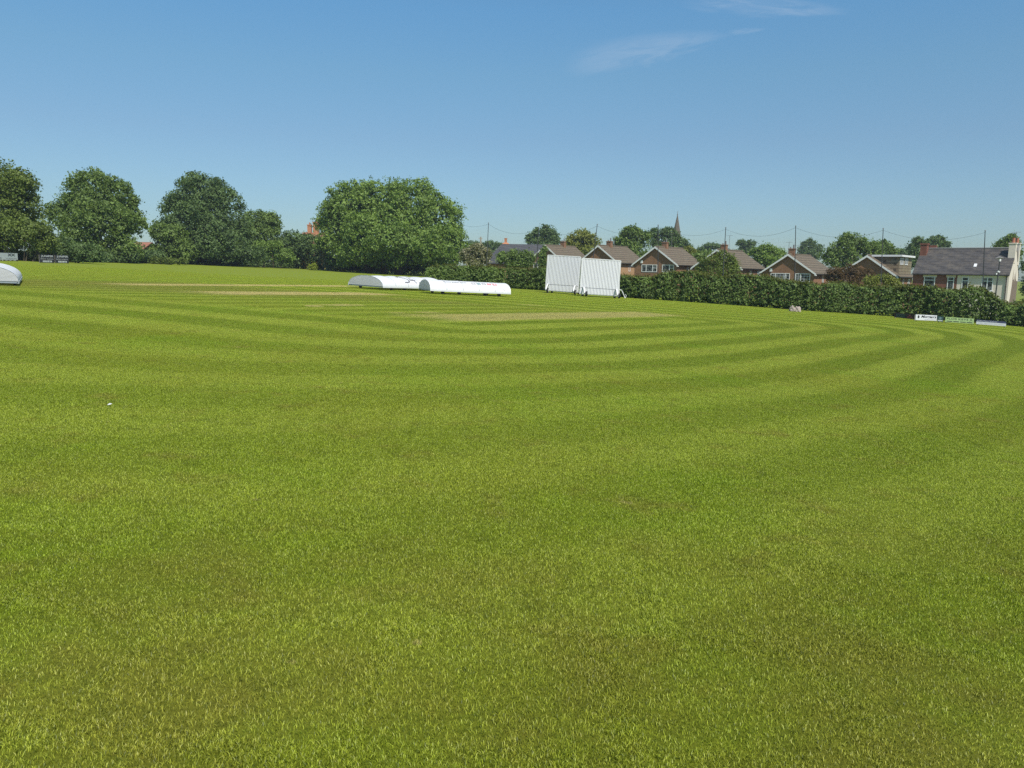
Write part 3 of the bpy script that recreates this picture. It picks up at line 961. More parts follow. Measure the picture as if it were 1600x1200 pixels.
# ------------------------------------------------------------------ sight screens
def sight_screen(label, base, rz, W, H, nslat, roll=0.0, lean=0.03):
    t = thing('sight_screen', label, 'sight screen', base, rz, 'white slatted sight screens on wheels')
    t.rotation_mode = 'XYZ'
    t.rotation_euler = (-lean, roll, rz)
    z0, z1 = 0.22, H
    zr = z0 + (H - z0) * 0.17
    sp = W / nslat
    pm = MB(); lm = MB()
    for i in range(nslat):
        x = -W/2 + sp * (i + .5)
        pm.box(x - sp * .34, x + sp * .34, -0.035 + 0.004 * (i % 3), 0.0, zr + .02, z1 - 0.03 + 0.02 * math.sin(i * 1.7) * 0.5)
        lm.box(x - sp * .34, x + sp * .34, -0.035 + 0.003 * (i % 2), 0.0, z0, zr - .02)
    pm.build('upper_slats', M['white_slat'], t); lm.build('lower_slats', M['white_slat'], t)
    b = MB(); b.box(-W/2 + .01, W/2 - .01, 0.004, 0.02, z0 + .02, z1 - .05); b.build('backing', M['slat_gap'], t)
    f = MB()
    for x in (-W/2 - .03, W/2 + .03): f.box(x - .03, x + .03, -0.045, 0.06, z0 - .03, z1)
    f.box(-W/2, W/2, -0.05, 0.065, z1 - .025, z1 + .035)
    f.box(-W/2, W/2, 0.022, 0.08, z0 - .06, z0 + .015)
    f.box(-W/2, W/2, 0.024, 0.08, zr - .05, zr + .03)
    f.build('frame', M['white_paint'], t)
    for sx in (-1, 1):
        for sy in (-1, 1):
            x = sx * (W/2 - 0.22)
            y1 = sy * 0.95
            a = MB()
            a.bar((x, sy * 0.07, zr + .02), (x, sy * 0.42, zr + .02), 0.10, 0.09)
            a.bar((x, sy * 0.40, zr + .03), (x, y1, 0.26), 0.10, 0.09)
            a.bar((x, sy * 0.45, zr - .03), (x, sy * 0.12, z0 + .05), 0.06, 0.05)
            a.build('wheel_arm', M['white_paint'], t)
            w = MB(); r = 0.21
            xo = x + 0.15
            w.tube([(xo - .08, y1, r), (xo - .05, y1, r), (xo + .05, y1, r), (xo + .08, y1, r)], [r * .8, r, r, r * .8], 18)
            wo = w.build('wheel', M['rubber'], t)
            hb = MB(); hb.tube([(xo - .085, y1, r), (xo + .085, y1, r)], r * .55, 14)
            hb.build('hub', M['hub'], wo)
    # tow bar hanging at the right end
    return t
def screen_px(label, left, right, top_l, nslat, lean=0.03):
    A, B = G(*left), G(*right)
    A.z, B.z = gz(A.x), gz(B.x)
    c = (A + B) / 2
    d = B - A
    W = math.hypot(d.x, d.y)
    H = P(left[0] + 3, top_l, A.y).z - A.z
    return sight_screen(label, c, math.atan2(d.y, d.x), W, H, nslat, roll=math.atan2(-(d.z), W), lean=lean), c, d
# left corner at 74 m, the right one a little nearer
s1, cc1, dd1 = screen_px('left white slatted sight screen of the pair, turned more away and overlapped at its edge', (852.5, 457.2), (902.5, 460.6), 398.5, 23)
s2, cc2, dd2 = screen_px('right white slatted sight screen of the pair, with a tow bar at its end', (906, 462.6), (965, 466.2), 403.5, 26)
tb = MB()
Wd = math.hypot(dd2.x, dd2.y)
tb.tube([(Wd/2 + .02, 0.1, 0.75), (Wd/2 + .3, 0.05, 0.7), (Wd/2 + .48, -0.02, 0.35), (Wd/2 + .62, -0.05, 0.05)], 0.03, 6)
tb.tube([(Wd/2 + .62, -0.05, 0.05), (Wd/2 + .72, -0.05, 0.28), (Wd/2 + .6, -0.05, 0.36)], 0.022, 6)
tb.tube([(Wd/2 + .05, 0.08, 1.4), (Wd/2 + .12, 0.08, 0.3)], 0.03, 6)
tb.build('tow_bar', M['white_paint'], s2)

# ------------------------------------------------------------------ houses
PSI = rad(40)
def window(t, fx, x0, x1, z0, z1, bars=(), hbars=(), grid=0, mat=None, sill=False):
    """fx(x, out, z) -> local xyz on a wall; bars: fractions of vertical mullions; hbars: (frac x0, x1, frac z)"""
    w, h = x1 - x0, z1 - z0
    f = MB()
    def bx(a0, a1, b0, b1, o0=-0.02, o1=0.045):
        f.prism([(a0, b0), (a1, b0), (a1, b1), (a0, b1)], lambda p, q: fx(p, o0, q), lambda p, q: fx(p, o1, q))
    e = 0.085
    bx(x0, x1, z1 - e, z1); bx(x0, x1, z0, z0 + e); bx(x0, x0 + e, z0 + e, z1 - e); bx(x1 - e, x1, z0 + e, z1 - e)
    for b in bars: bx(x0 + w * b - .05, x0 + w * b + .05, z0 + e, z1 - e, -0.02, 0.042)
    for a, b, c in hbars: bx(x0 + w * a + .051, x0 + w * b - .051, z0 + h * c - .035, z0 + h * c + .035, -0.02, 0.040)
    if grid:
        for i in range(1, grid): bx(x0 + w * i / grid - .014, x0 + w * i / grid + .014, z0 + e, z1 - e, -0.015, 0.030)
        for i in range(1, 3): bx(x0 + e, x1 - e, z0 + h * i / 3 - .014, z0 + h * i / 3 + .014, -0.015, 0.028)
    wo = f.build('window', M['white_paint'], t)
    p = MB(); p.prism([(x0 + .04, z0 + .04), (x1 - .04, z0 + .04), (x1 - .04, z1 - .04), (x0 + .04, z1 - .04)], lambda a, b: fx(a, 0.004, b), lambda a, b: fx(a, 0.012, b))
    p.build('pane', M['glass'], wo)
    if sill:
        s = MB(); s.prism([(x0 - .08, z0 - .09), (x1 + .08, z0 - .09), (x1 + .08, z0 - .005), (x0 - .08, z0 - .005)], lambda a, b: fx(a, -.01, b), lambda a, b: fx(a, 0.11, b))
        s.build('sill', M['white_paint'], wo)
    return wo

def aerial(t, x, y, z, h, kind=0):
    a = MB(); a.tube([(x, y, z), (x, y, z + h)], 0.025, 5)
    a.bar((x - .45, y, z + h - .05), (x + .45, y, z + h - .05), 0.03)
    for q in range(5):
        a.bar((x - .4 + q * .2, y - .22, z + h - .05), (x - .4 + q * .2, y + .22, z + h - .05), 0.02)
    return a.build('aerial', M['lead'], t)

def gable_house(label, apex_px, Y, Wd=7.2, L=8.2, eave_drop=27, chim=None, win='A', side=True, alarm=False, brickm='brick_brown', dormer=False, aer=None, sidem=None, group='gabled brick houses behind the hedge'):
    """local x runs along the gable (left to right), local y goes back along the ridge."""
    ap = P(apex_px[0], apex_px[1], Y)
    base = Vector((ap.x, ap.y, gz(ap.x)))
    t = thing('brick_house', label, 'house', base, -PSI, group)
    H = ap.z - base.z
    eave = H - eave_drop * scale_at(Y)
    hw = Wd / 2
    oh = 0.30
    rise = H - eave
    # the apex is the roof's; walls sit just below
    wt = 0.13
    pitch = rise / (hw + oh)
    we = eave + pitch * oh - wt            # wall height at the wall line
    mb = MB()
    mb.prism([(-hw, -1.0), (hw, -1.0), (hw, we), (0, H - wt), (-hw, we)], lambda p, q: (p, 0, q), lambda p, q: (p, L, q))
    mb.build('wall', M[brickm], t)
    # tan side panel
    r = MB()
    for sg in (-1, 1):
        poly = [(sg * (hw + oh), eave), (0, H), (0, H - wt), (sg * (hw + oh), eave - wt)]
        r.prism(poly, lambda p, q: (p, -0.28, q), lambda p, q: (p, L + .25, q))
    ro = r.build('roof', M['tile_brown'], t)
    rd = MB(); rd.tube([(0, -0.29, H + .0), (0, L + .26, H + .0)], 0.10, 8); rd.build('ridge', M['tile_brown'], ro)
    bb = MB()
    for sg in (-1, 1):
        bb.prism([(sg * (hw + oh + .02), eave - wt - .12), (sg * (hw + oh + .02), eave - .01), (0, H - .01), (0, H - .28)],
                 lambda p, q: (p, -0.325, q), lambda p, q: (p, -0.283, q))
        bb.box(sg * (hw + oh) - .13, sg * (hw + oh) + .06, -0.32, 0.02, eave - wt - .17, eave - wt - .0)
    bb.build('bargeboard', M['white_paint'], t)
    gt = MB()
    for sg in (-1, 1): gt.bar((sg * (hw + oh + .05), -0.2, eave - .1), (sg * (hw + oh + .05), L + .2, eave - .1), 0.11, 0.1)
    gt.build('gutter', M['black_gutter'], t)
    fxg = lambda x, o, z: (x, -o, z)
    if win:
        zt = eave - 0.02
        zb = zt - 1.12
        W = Wd + 2 * oh
        a0 = -hw - oh
        if win == 'A':
            window(t, fxg, a0 + W * .20, a0 + W * .545, zb, zt, bars=(.3, .72), hbars=((.72, 1, .55),))
            window(t, fxg, a0 + W * .655, a0 + W * .91, zb, zt, bars=(.62,), hbars=((.62, 1, .55),))
        elif win == 'B':
            window(t, fxg, a0 + W * .20, a0 + W * .545, zb, zt, bars=(.25, .76), grid=6)
            window(t, fxg, a0 + W * .64, a0 + W * .90, zb, zt, bars=(.36,), grid=5)
        elif win == 'C':
            window(t, fxg, a0 + W * .16, a0 + W * .40, zb, zt - .1, bars=(.5,))
    if side:
        # rear side window and the sunlit side wall
        fxs = lambda y, o, z: (hw + o, y, z)
        if sidem:
            sw = MB(); sw.box(hw + .002, hw + .015, .02, L - .02, -1.0, eave - .12); sw.build('side_wall', M[sidem], t)
        window(t, fxs, L * .72, L * .72 + 1.0, eave - 1.45, eave - .3, bars=(.5,))
        window(t, fxs, L * .40, L * .40 + .55, eave - 1.3, eave - .35)
    if alarm:
        a = MB(); a.box(-hw + Wd * .155, -hw + Wd * .2, -0.12, 0.0, eave + .18, eave + .62); a.build('alarm_box', M['white_paint'], t)
    if chim is not None:
        y0 = L * chim
        c = MB(); c.box(-.42, .42, y0, y0 + .6, H - .5, H + .62); c.box(-.47, .47, y0 - .05, y0 + .65, H + .621, H + .74)
        co = c.build('chimney', M['brick_brown'], t)
        for x in (-.22, .2):
            pt = MB(); pt.tube([(x, y0 + .3, H + .74), (x, y0 + .3, H + (1.25 if x > 0 else .95))], [.12, .1], 8); pt.build('chimney_pot', M['lead'], co)
    if aer is not None:
        aerial(t, .35, L * aer[0], H - .1, aer[1])
    if dormer:
        x1 = hw - .15
        d0, d1 = 1.6, L - .4
        zt = H - .05
        db = MB(); db.prism([(0.25, H - .5), (x1, eave + .2), (x1, zt - .12), (0.25, zt - .12)], lambda p, q: (p, d0, q), lambda p, q: (p, d1, q))
        do = db.build('dormer', M['tile_hung'], t)
        fr = MB(); fr.box(0.1, x1 + .35, d0 - .3, d1 + .2, zt - .12 + .003, zt + .12); fr.build('dormer_roof', M['white_paint'], do)
        fxs = lambda y, o, z: (x1 + o, y, z)
        window(do, fxs, d0 + .3, d0 + 1.9, zt - 1.1, zt - .25, bars=(.33, .66))
        window(do, fxs, d0 + 2.6, d0 + 4.1, zt - 1.1, zt - .25, bars=(.5,))
    return t, H, eave

h1 = gable_house('brick gabled house with green ivy up its front, behind the left sight screen', (853.5, 382.5), 133, chim=0.55, win='C', eave_drop=26)
h2 = gable_house('brick gabled house whose tan side wall shows just beyond the right sight screen', (936, 383), 125, chim=0.33, win=None, eave_drop=26.5, aer=(.48, 1.7), sidem='brick_tan')
h3 = gable_house('brown brick gabled house with two white framed windows standing in front of the church spire', (1025, 385), 118.5, chim=0.30, win='A', alarm=True, eave_drop=27.5, aer=(.5, 2.2))
h4 = gable_house('brown brick gabled house half hidden by a loose olive bush', (1121.5, 389.5), 113, chim=0.22, win=None, eave_drop=28, aer=(.36, 2.2))
h5 = gable_house('brown brick gabled house with two gridded white windows and an alarm box', (1232.5, 396.5), 107, chim=0.1, win='B', alarm=True, eave_drop=29.5, aer=(.3, 1.3))
h6 = gable_house('brick house with a tile-hung flat roofed dormer next to the white cottage', (1356, 398.5), 101.5, chim=None, win=None, eave_drop=32, dormer=True)
aerial(h5[0], -.1, 0.15, h5[1] - .1, 1.7)

# terrace cottages
def cottages():
    R = Vector((0.641 * 88, 88, 0)); R = P(1577.5, 428, 88)
    L = 9.9; D = 6.6
    t_dir = Vector((math.cos(PSI), -math.sin(PSI), 0))
    left = R - t_dir * L
    base = Vector((left.x, left.y, gz(left.x)))
    t = thing('cottage', 'pair of slate roofed cottages, half red brick and half cream render', 'house', base, -PSI)
    eave = R.z - base.z
    H = eave + 2.95
    mid = 4.75
    # end wall, gable polygon
    def body(x0, x1, m, name):
        b = MB(); b.prism([(0, -2.0), (D, -2.0), (D, eave), (D/2, H - .12), (0, eave)], lambda p, q: (x0, p, q), lambda p, q: (x1, p, q))
        return b.build(name, m, t)
    body(0, mid, M['brick_red'], 'wall')
    w2 = body(mid + .003, L, M['render_cream'], 'wall')
    w2['label'] = 'cream rendered wall'
    r = MB()
    for sg in (0, 1):
        y0 = -0.22 if sg == 0 else D + .22
        r.prism([(y0, eave - .1), (D/2, H), (D/2, H - .13), (y0, eave - .23)], lambda p, q: (-.06, p, q), lambda p, q: (L + .04, p, q))
    ro = r.build('roof', M['tile_slate'], t)
    rg = MB(); rg.tube([(-.06, D/2, H + .02), (L + .04, D/2, H + .02)], .1, 8); rg.build('ridge', M['lead'], ro)
    vn = MB()
    for x in (1.75, 4.15, ): vn.box(x - .12, x + .12, 0.75, 1.0, eave + .72, eave + .80)
    vn.build('roof_vent', M['lead'], ro)
    sl = MB(); sl.prism([(1.0, eave + .86), (1.5, eave + 1.31)], lambda p, q: (6.1, p, q), lambda p, q: (6.4, p, q)) if False else None
    s = MB()
    k = (H - eave + .1) / (D/2 + .22)
    def roofpt(x, y, o): return (x, y - o * .6, eave - .1 + (y + .22) * k + o * .8)
    s.prism([(6.15, .75), (6.45, .75), (6.45, 1.15), (6.15, 1.15)], lambda p, q: roofpt(p, q, .02), lambda p, q: roofpt(p, q, .07)); s.build('skylight', M['white_paint'], ro)
    g = MB(); g.bar((-.1, -.27, eave - .18), (L + .05, -.27, eave - .18), .1, .11); g.bar((L - .22, -.1, eave - .25), (L - .22, -.1, -1.5), .09); g.build('gutter', M['black_gutter'], t)
    fx = lambda x, o, z: (x, -o, z)
    window(t, fx, 1.25, 2.45, eave - 1.95, eave - .42, hbars=((0, 1, .72),))
    window(t, fx, 3.75, 4.45, eave - 1.95, eave - .42, hbars=((0, 1, .72),))
    window(t, fx, 5.25, 5.95, eave - 1.95, eave - .42, hbars=((0, 1, .72),))
    window(t, fx, 7.25, 8.4, eave - 1.95, eave - .42, bars=(.5,), hbars=((0, 1, .72),), sill=True)
    for x0, x1 in ((1.1, 2.6), (3.6, 4.6)):
        l = MB(); l.box(x0, x1, -.05, -.002, eave - .40, eave - .2); l.box(x0, x0 + .2, -.048, -.002, eave - .5, eave - .402); l.box(x1 - .2, x1, -.048, -.002, eave - .5, eave - .402); l.build('lintel', M['render_cream'], t)
    q = MB(); q.box(mid + .02, L - .6, -.05, -.002, eave - .40, eave - .22) ; q.build('frieze', M['white_paint'], t)
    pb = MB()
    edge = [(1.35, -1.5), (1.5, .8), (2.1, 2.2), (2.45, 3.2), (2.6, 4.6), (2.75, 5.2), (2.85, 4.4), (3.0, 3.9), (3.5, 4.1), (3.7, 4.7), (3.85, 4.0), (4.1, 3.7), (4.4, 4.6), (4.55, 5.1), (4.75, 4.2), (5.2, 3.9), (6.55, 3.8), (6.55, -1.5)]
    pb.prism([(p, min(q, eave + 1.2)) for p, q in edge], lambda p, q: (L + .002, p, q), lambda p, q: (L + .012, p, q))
    pb.build('painted_shadow', M['shadow_brown'], t)  # jagged cast shadow painted as a thin brown patch on the end wall
    # chimneys
    c = MB(); c.box(0.0, .75, D/2 - 1.0, D/2 - .1, H - 1.4, H + .45); c.box(-.06, .81, D/2 - 1.06, D/2 - .04, H + .451, H + .62)
    c.box(.76, 1.5, D/2 + .2, D/2 + .8, H - .6, H + .42); c.build('chimney', M['brick_red'], ro)
    def stack(y0, y1, z0, z1):
        c = MB(); c.box(L - .62, L + .06, y0, y1, z0, z1); c.box(L - .67, L + .11, y0 - .05, y1 + .05, z1 + .001, z1 + .14)
        co = c.build('chimney', M['render_cream'], ro)
        for k in range(1):
            p = MB(); yy = (y0 + y1) / 2
            p.tube([(L - .28, yy, z1 + .14), (L - .28, yy, z1 + .68), (L - .28, yy, z1 + .72)], [.17, .15, .18], 10); p.build('chimney_pot', M['clay_pot'], co)
        return co
    stack(D/2 - 1.3, D/2 - .55, H - 1.7, H + .45)
    stack(D/2 + 1.6, D/2 + 2.3, H - 1.9, H + .55)
    aerial(ro, L - .3, D/2 + .6, H, 1.9)
    return t, base, eave, H
cottages()

def hip_house():
    Y = 150
    a, b = P(784, 381, Y), P(852, 381, Y)
    el = P(757, 411, Y)
    base = Vector((a.x, Y, gz(a.x)))
    t = thing('slate_house', 'low house with a dark grey hipped roof and orange chimney left of the ivy house', 'house', base, 0)
    H = a.z - base.z; eave = el.z - base.z
    L = b.x - a.x + 3; dx = el.x - a.x; hw = 4.2
    w = MB(); w.box(dx + .4, L, -hw + .4, hw - .4, -1, eave); w.build('wall', M['brick_brown'], t)
    r = MB()
    r.add([(dx, -hw, eave), (L + .3, -hw, eave), (L + .3, hw, eave), (dx, hw, eave), (0, 0, H), (L + .3, 0, H), (dx, -hw, eave - .15), (L + .3, -hw, eave - .15), (L + .3, hw, eave - .15), (dx, hw, eave - .15)],
          [(0, 1, 5, 4), (2, 3, 4, 5), (3, 0, 4), (1, 2, 5), (6, 7, 1, 0), (7, 8, 2, 1), (8, 9, 3, 2), (9, 6, 0, 3), (9, 8, 7, 6)])
    ro = r.build('roof', M['tile_dark'], t)
    c = MB(); c.box(.5, 1.0, .3, .8, H - .4, H + 1.0); c.box(.45, 1.05, .25, .85, H + 1.001, H + 1.1); c.add([(.0, -.1, H-.02), (1.5, -.1, H-.02), (1.5, 1.2, H-.02), (0, 1.2, H-.02), (.75, .55, H + .5)], [(0, 1, 4), (1, 2, 4), (2, 3, 4), (3, 0, 4)])
    c.build('chimney', M['brick_orange'], ro)
hip_house()

def far_house(label, Y, px0, px1, ridge_y, eave_y, roofm, wallm, chims):
    a, b = P(px0, ridge_y, Y), P(px1, ridge_y, Y)
    base = Vector((a.x, Y, gz(a.x)))
    t = thing('brick_house', label, 'house', base, math.atan2(0, 1))
    H = a.z - base.z; eave = P(px0, eave_y, Y).z - base.z
    L = b.x - a.x; hw = 3.2
    w = MB(); w.prism([(-hw, -.5), (hw, -.5), (hw, eave), (0, H - .1), (-hw, eave)], lambda p, q: (0, p, q), lambda p, q: (L, p, q)); w.build('wall', M[wallm], t)
    r = MB()
    for sg in (-1, 1): r.prism([(sg * (hw + .3), eave - .15), (0, H), (0, H - .13), (sg * (hw + .3), eave - .28)], lambda p, q: (-.2, p, q), lambda p, q: (L + .2, p, q))
    ro = r.build('roof', M[roofm], t)
    for (cx, cw, top) in chims:
        x = P(cx, ridge_y, Y).x - base.x; zt = P(cx, top, Y).z - base.z
        c = MB(); hwid = cw * scale_at(Y) / 2
        c.box(x - hwid, x + hwid, -.5, .5, H - .6, zt - .25); c.box(x - hwid - .08, x + hwid + .08, -.58, .58, zt - .249, zt)
        co = c.build('chimney', M['brick_orange'], ro)
        p = MB(); p.tube([(x, 0, zt), (x, 0, zt + .5)], [.16, .13], 8); p.build('chimney_pot', M['clay_pot'], co)
    return t
far_house('orange brick house with two tall chimneys rising behind the bush next to the great tree', 185, 474, 508, 363, 385, 'tile_red', 'brick_orange', ((484, 5.5, 351), (494, 8, 347)))
far_house('small house with a red tiled roof glimpsed between the left hand trees', 140, 215, 236, 378, 388, 'tile_red', 'brick_brown', ())

def church():
    Y = 300
    tip = P(1058.8, 332, Y)
    base = Vector((tip.x, Y, gz(tip.x)))
    t = thing('church', 'church with a tall brown stone spire rising beyond the houses', 'church', base, rad(14))
    H = tip.z - base.z
    hb = H - 17.5
    s = MB(); n = 8
    r0 = 3.25
    rings = [(hb, r0 * 1.08), (hb + .5, r0), (hb + 5, r0 * .735), (hb + 5.05, r0 * .765), (hb + 5.3, r0 * .755), (hb + 5.35, r0 * .72), (hb + 10, r0 * .45), (hb + 10.05, r0 * .475), (hb + 10.3, r0 * .465), (hb + 10.35, r0 * .43), (H - 1.0, 0.12)]
    s.tube([(0, 0, z) for z, r in rings], [r for z, r in rings], n)
    so = s.build('spire', M['stone'], t)
    for k in range(4):
        l = MB(); a = k * math.pi / 2 + math.pi / 8
        c, q = math.cos(a), math.sin(a)
        def tr(x, y, z): return (c * x - q * y, q * x + c * y, z)
        rr = r0 * .6
        l.prism([(-.35, hb + 6.2), (.35, hb + 6.2), (.35, hb + 7.3), (0, hb + 8.1), (-.35, hb + 7.3)], lambda p, z: tr(rr * .7, p, z), lambda p, z: tr(rr * 1.12, p, z))
        l.build('spire_window', M['stone'], so)
    f = MB(); f.tube([(0, 0, H - 1.05), (0, 0, H + .6)], [.14, .04], 6); f.tube([(0, 0, H - .9), (0, 0, H - .6)], [.22, .22], 8); f.bar((-.35, 0, H + .3), (.35, 0, H + .3), .06); f.build('finial', M['lead'], so)
    w = MB(); w.box(-2.6, 2.6, -2.6, 2.6, -1, hb - .3); w.box(-2.8, 2.8, -2.8, 2.8, hb - .299, hb); w.build('tower', M['stone'], t)
    nv = MB(); nv.prism([(-4, -1), (4, -1), (4, 6), (0, 10.5), (-4, 6)], lambda p, z: (2.61, p, z), lambda p, z: (20, p, z)); nv.build('nave', M['stone'], t)
church()

# ------------------------------------------------------------------ ball-stop net, poles
POLES = [(763.3, 348.5, 760, 420), (841.5, 356, 838, 422), (933.2, 351, 924.5, 424), (1028.4, 352, 1028, 432), (1134, 356, 1129.5, 434), (1243.3, 353.5, 1241.5, 442), (1380, 357.5, 1376, 450), (1539.3, 361, 1534.8, 466)]
HEDGE_B = [(785, 450), (840, 453.5), (900, 458), (980, 465.5), (1100, 473.7), (1180, 479.5), (1240, 484.3), (1320, 489.6), (1400, 495), (1470, 500.6), (1600, 511), (1680, 518)]
def hedge_depth(px):
    px = max(785, px)
    return float(np.interp(px, [q[0] for q in HEDGE_B], [G(*q).y for q in HEDGE_B]))
tops, bots = [], []
PL = ['thin dark net pole between the great tree and the slate house', 'thin dark net pole in front of the slate roof near the ivy house', 'leaning thin dark net pole above the middle of the sight screens',
      'thin dark net pole in front of the two window house below the spire', 'leaning thin dark net pole in front of the bush covered house', 'thin dark net pole rising past the chimney of the gridded window house',
      'thin dark net pole in front of the dormer house', 'tall thin dark net pole standing before the cream half of the cottages']
for (xt, yt, xb, yb), lb in zip(POLES, PL):
    Y = hedge_depth(xb) + 3.2 + (6 if xb < 800 else 0)
    T, B = P(xt, yt, Y), P(xb, yb, Y)
    d = (B - T) / (B.z - T.z)
    gz0 = gz(B.x) - 0.2
    foot = T + d * (gz0 - T.z)
    o = thing('net_pole', lb, 'pole', (foot.x, foot.y, gz(foot.x)), 0, 'thin poles carrying the ball stop net')
    lo = Vector((foot.x, foot.y, gz(foot.x)))
    mb = MB(); mb.tube([foot - lo, foot.lerp(T, .5) - lo, T - lo], [.045, .038, .03], 8); mb.build('shaft', M['pole'], o)
    cp = MB(); cp.tube([T - lo, T - lo + Vector((0, 0, .06))], [.06, .05], 8); cp.build('cap', M['lead'], o)
    tops.append(T); bots.append(foot)
def net():
    o = thing('ball_stop_net', 'fine dark netting hung from a sagging rope between the thin poles', 'net', (bots[0].x, bots[0].y, gz(bots[0].x)))
    o0 = Vector(o.location)
    rope, mesh = MB(), MB()
    first = tops[0] + (tops[0] - tops[1]).normalized() * 9 + Vector((0, 0, .6))
    T = [first] + tops
    Bt = [bots[0] + (bots[0] - bots[1]).normalized() * 9] + bots
    for i in range(len(T) - 1):
        a, b = T[i] - Vector((0, 0, .12)), T[i + 1] - Vector((0, 0, .12))
        sag = 0.55 + 0.02 * (b - a).length
        def top(f): return a.lerp(b, f) - Vector((0, 0, sag * 4 * f * (1 - f)))
        n = 14
        rope.tube([top(q / n) - o0 for q in range(n + 1)], .009, 4)
        L = (b - a).length
        nv = int(L / .45)
        for q in range(1, nv):
            f = q / nv
            tp = top(f); bt = Bt[i].lerp(Bt[i + 1], f) + Vector((0, 0, 1.0))
            mesh.bar(tp - o0, bt - o0, .0016)
        for q in range(1, 14):
            g = q / 14
            pts = []
            for w in range(7):
                f = w / 6
                tp = top(f); bt = Bt[i].lerp(Bt[i + 1], f) + Vector((0, 0, 1.0))
                pts.append(tp.lerp(bt, g) - o0)
            for w in range(6): mesh.bar(pts[w], pts[w + 1], .0016)
    rope.build('top_rope', M['net'], o); mesh.build('netting', M['net'], o)
net()

def lamp_post():
    Y = 74
    T, B = P(1562.5, 405, Y), P(1555, 466, Y)
    d = (B - T) / (B.z - T.z)
    foot = T + d * (gz(B.x) - T.z)
    o = thing('lamp_post', 'dark lamp post with small white fittings in front of the cream cottage wall', 'lamp post', foot)
    mb = MB(); mb.tube([(0, 0, -.2), (T - foot) * .5, T - foot], [.08, .06, .05], 8); mb.build('shaft', M['pole'], o)
    q = T - foot
    h = MB(); h.tube([q + Vector((-.45, 0, .05)), q + Vector((-.1, 0, .16)), q + Vector((.3, 0, .1))], [.05, .13, .05], 8); h.build('lamp_head', M['lead'], o)
    l = MB(); l.box(q.x - .06, q.x + .08, q.y - .06, q.y + .06, q.z - .2, q.z + .02); l.build('fitting', M['white_paint'], o)
    z = q * .78
    for dx, dz in ((-.22, -.1), (-.06, .12), (.1, .1)):
        l = MB(); l.box(z.x + dx * .8 - .045, z.x + dx * .8 + .045, -.06 + z.y, .05 + z.y, z.z + dz - .07, z.z + dz + .07); l.build('fitting', M['white_paint'], o)
lamp_post()
def telegraph():
    Y = 105
    T, B = P(751.2, 370, Y), P(749.8, 420, Y)
    d = (B - T) / (B.z - T.z); foot = T + d * (gz(B.x) - T.z)
    o = thing('telegraph_pole', 'weathered pale wooden telegraph pole beside the blossoming shrub', 'pole', foot)
    mb = MB(); mb.tube([(0, 0, -.2), T - foot], [.15, .11], 9); mb.build('shaft', M['pole_wood'], o)
    q = T - foot
    a = MB(); a.bar((q.x - .3, q.y, q.z - .25), (q.x + .3, q.y, q.z - .25), .07); a.build('crossarm', M['pole_wood'], o)
telegraph()

def boulder(px0, px1, base_y, top_y, label, seed):
    A = G((px0 + px1) / 2, base_y)
    s = scale_at(A.y)
    rx = (px1 - px0) / 2 * s; rz = (base_y - top_y) * s
    import bmesh
    from mathutils import noise
    bm = bmesh.new(); bmesh.ops.create_icosphere(bm, subdivisions=4, radius=1)
    for v in bm.verts:
        n = v.co.copy()
        k = 1 + .28 * noise.noise(n * 1.6 + Vector((seed, 0, 0))) + .14 * noise.noise(n * 4 + Vector((0, seed, 0)))
        v.co = Vector((n.x * rx * k, n.y * rx * k, max(-.05, (n.z * .75 + .28) * rz * k)))
    me = bpy.data.meshes.new('boulder'); bm.to_mesh(me); bm.free()
    me.materials.append(M['boulder'])
    o = bpy.data.objects.new('boulder', me); COL.objects.link(o); o.location = (A.x, A.y, gz(A.x))
    tag(o, label, 'rock', 'pale rocks at the foot of the hedge')
boulder(1233, 1242.5, 486.6, 478.5, 'pale pinkish rock at the foot of the hedge, the left of two', 1.0)
boulder(1241.5, 1251, 487.2, 479.2, 'pale pinkish rock with dark cracks at the foot of the hedge, the right of two', 5.0)

def scrap():
    A = G(171.5, 635.5)
    mb = MB()
    mb.add([(-.025, -.02, .03), (.02, -.022, .036), (.028, .018, .042), (-.02, .024, .032), (0, 0, .05), (-.025, -.02, .026), (.02, -.022, .032), (.028, .018, .038), (-.02, .024, .028)],
           [(0, 1, 4), (1, 2, 4), (2, 3, 4), (3, 0, 4), (0, 5, 6, 1), (1, 6, 7, 2), (2, 7, 8, 3), (3, 8, 5, 0), (5, 8, 7, 6)])
    o = mb.build('paper_scrap', M['white_board']); o.location = (A.x, A.y, gz(A.x)); o.scale = (.72, .72, .8)
    tag(o, 'tiny crumpled white scrap of paper lying alone on the lawn', 'litter')
scrap()

# ------------------------------------------------------------------ hedges
hedge_px('trimmed hedge behind the pitch covers, from the great tree to the corner', [(662, 441.5, 416), (690, 443, 414.5), (725, 445, 415), (760, 447.5, 417), (783, 449, 419)], 1.6, M['leaf_mid'], M['leaf_hedge_top'])
hedge_px('dark unclipped hedgerow under the tall trees along the left boundary', [(-80, 84, 386), (0, 86, 392), (60, 90, 394), (110, 94, 390), (170, 104, 397), (225, 118, 390), (300, 134, 398), (360, 142, 394), (430, 147, 398), (480, 150, 400), (540, 152, 402), (620, 153, 403), (690, 153, 406)], 2.0, M['leaf_dark'], M['leaf_dark'], leaf=0.3, per=70)
TOPS = [(785, 419), (840, 419.5), (870, 420), (980, 433), (1012, 433), (1028, 426), (1050, 424), (1075, 424), (1092, 430), (1128, 434), (1146, 428), (1180, 430), (1205, 435), (1225, 438), (1240, 440), (1265, 443), (1330, 447), (1420, 448), (1462, 453), (1495, 455), (1512, 449), (1530, 449), (1548, 461), (1570, 477), (1585, 480), (1600, 474), (1680, 472)]
pts = []
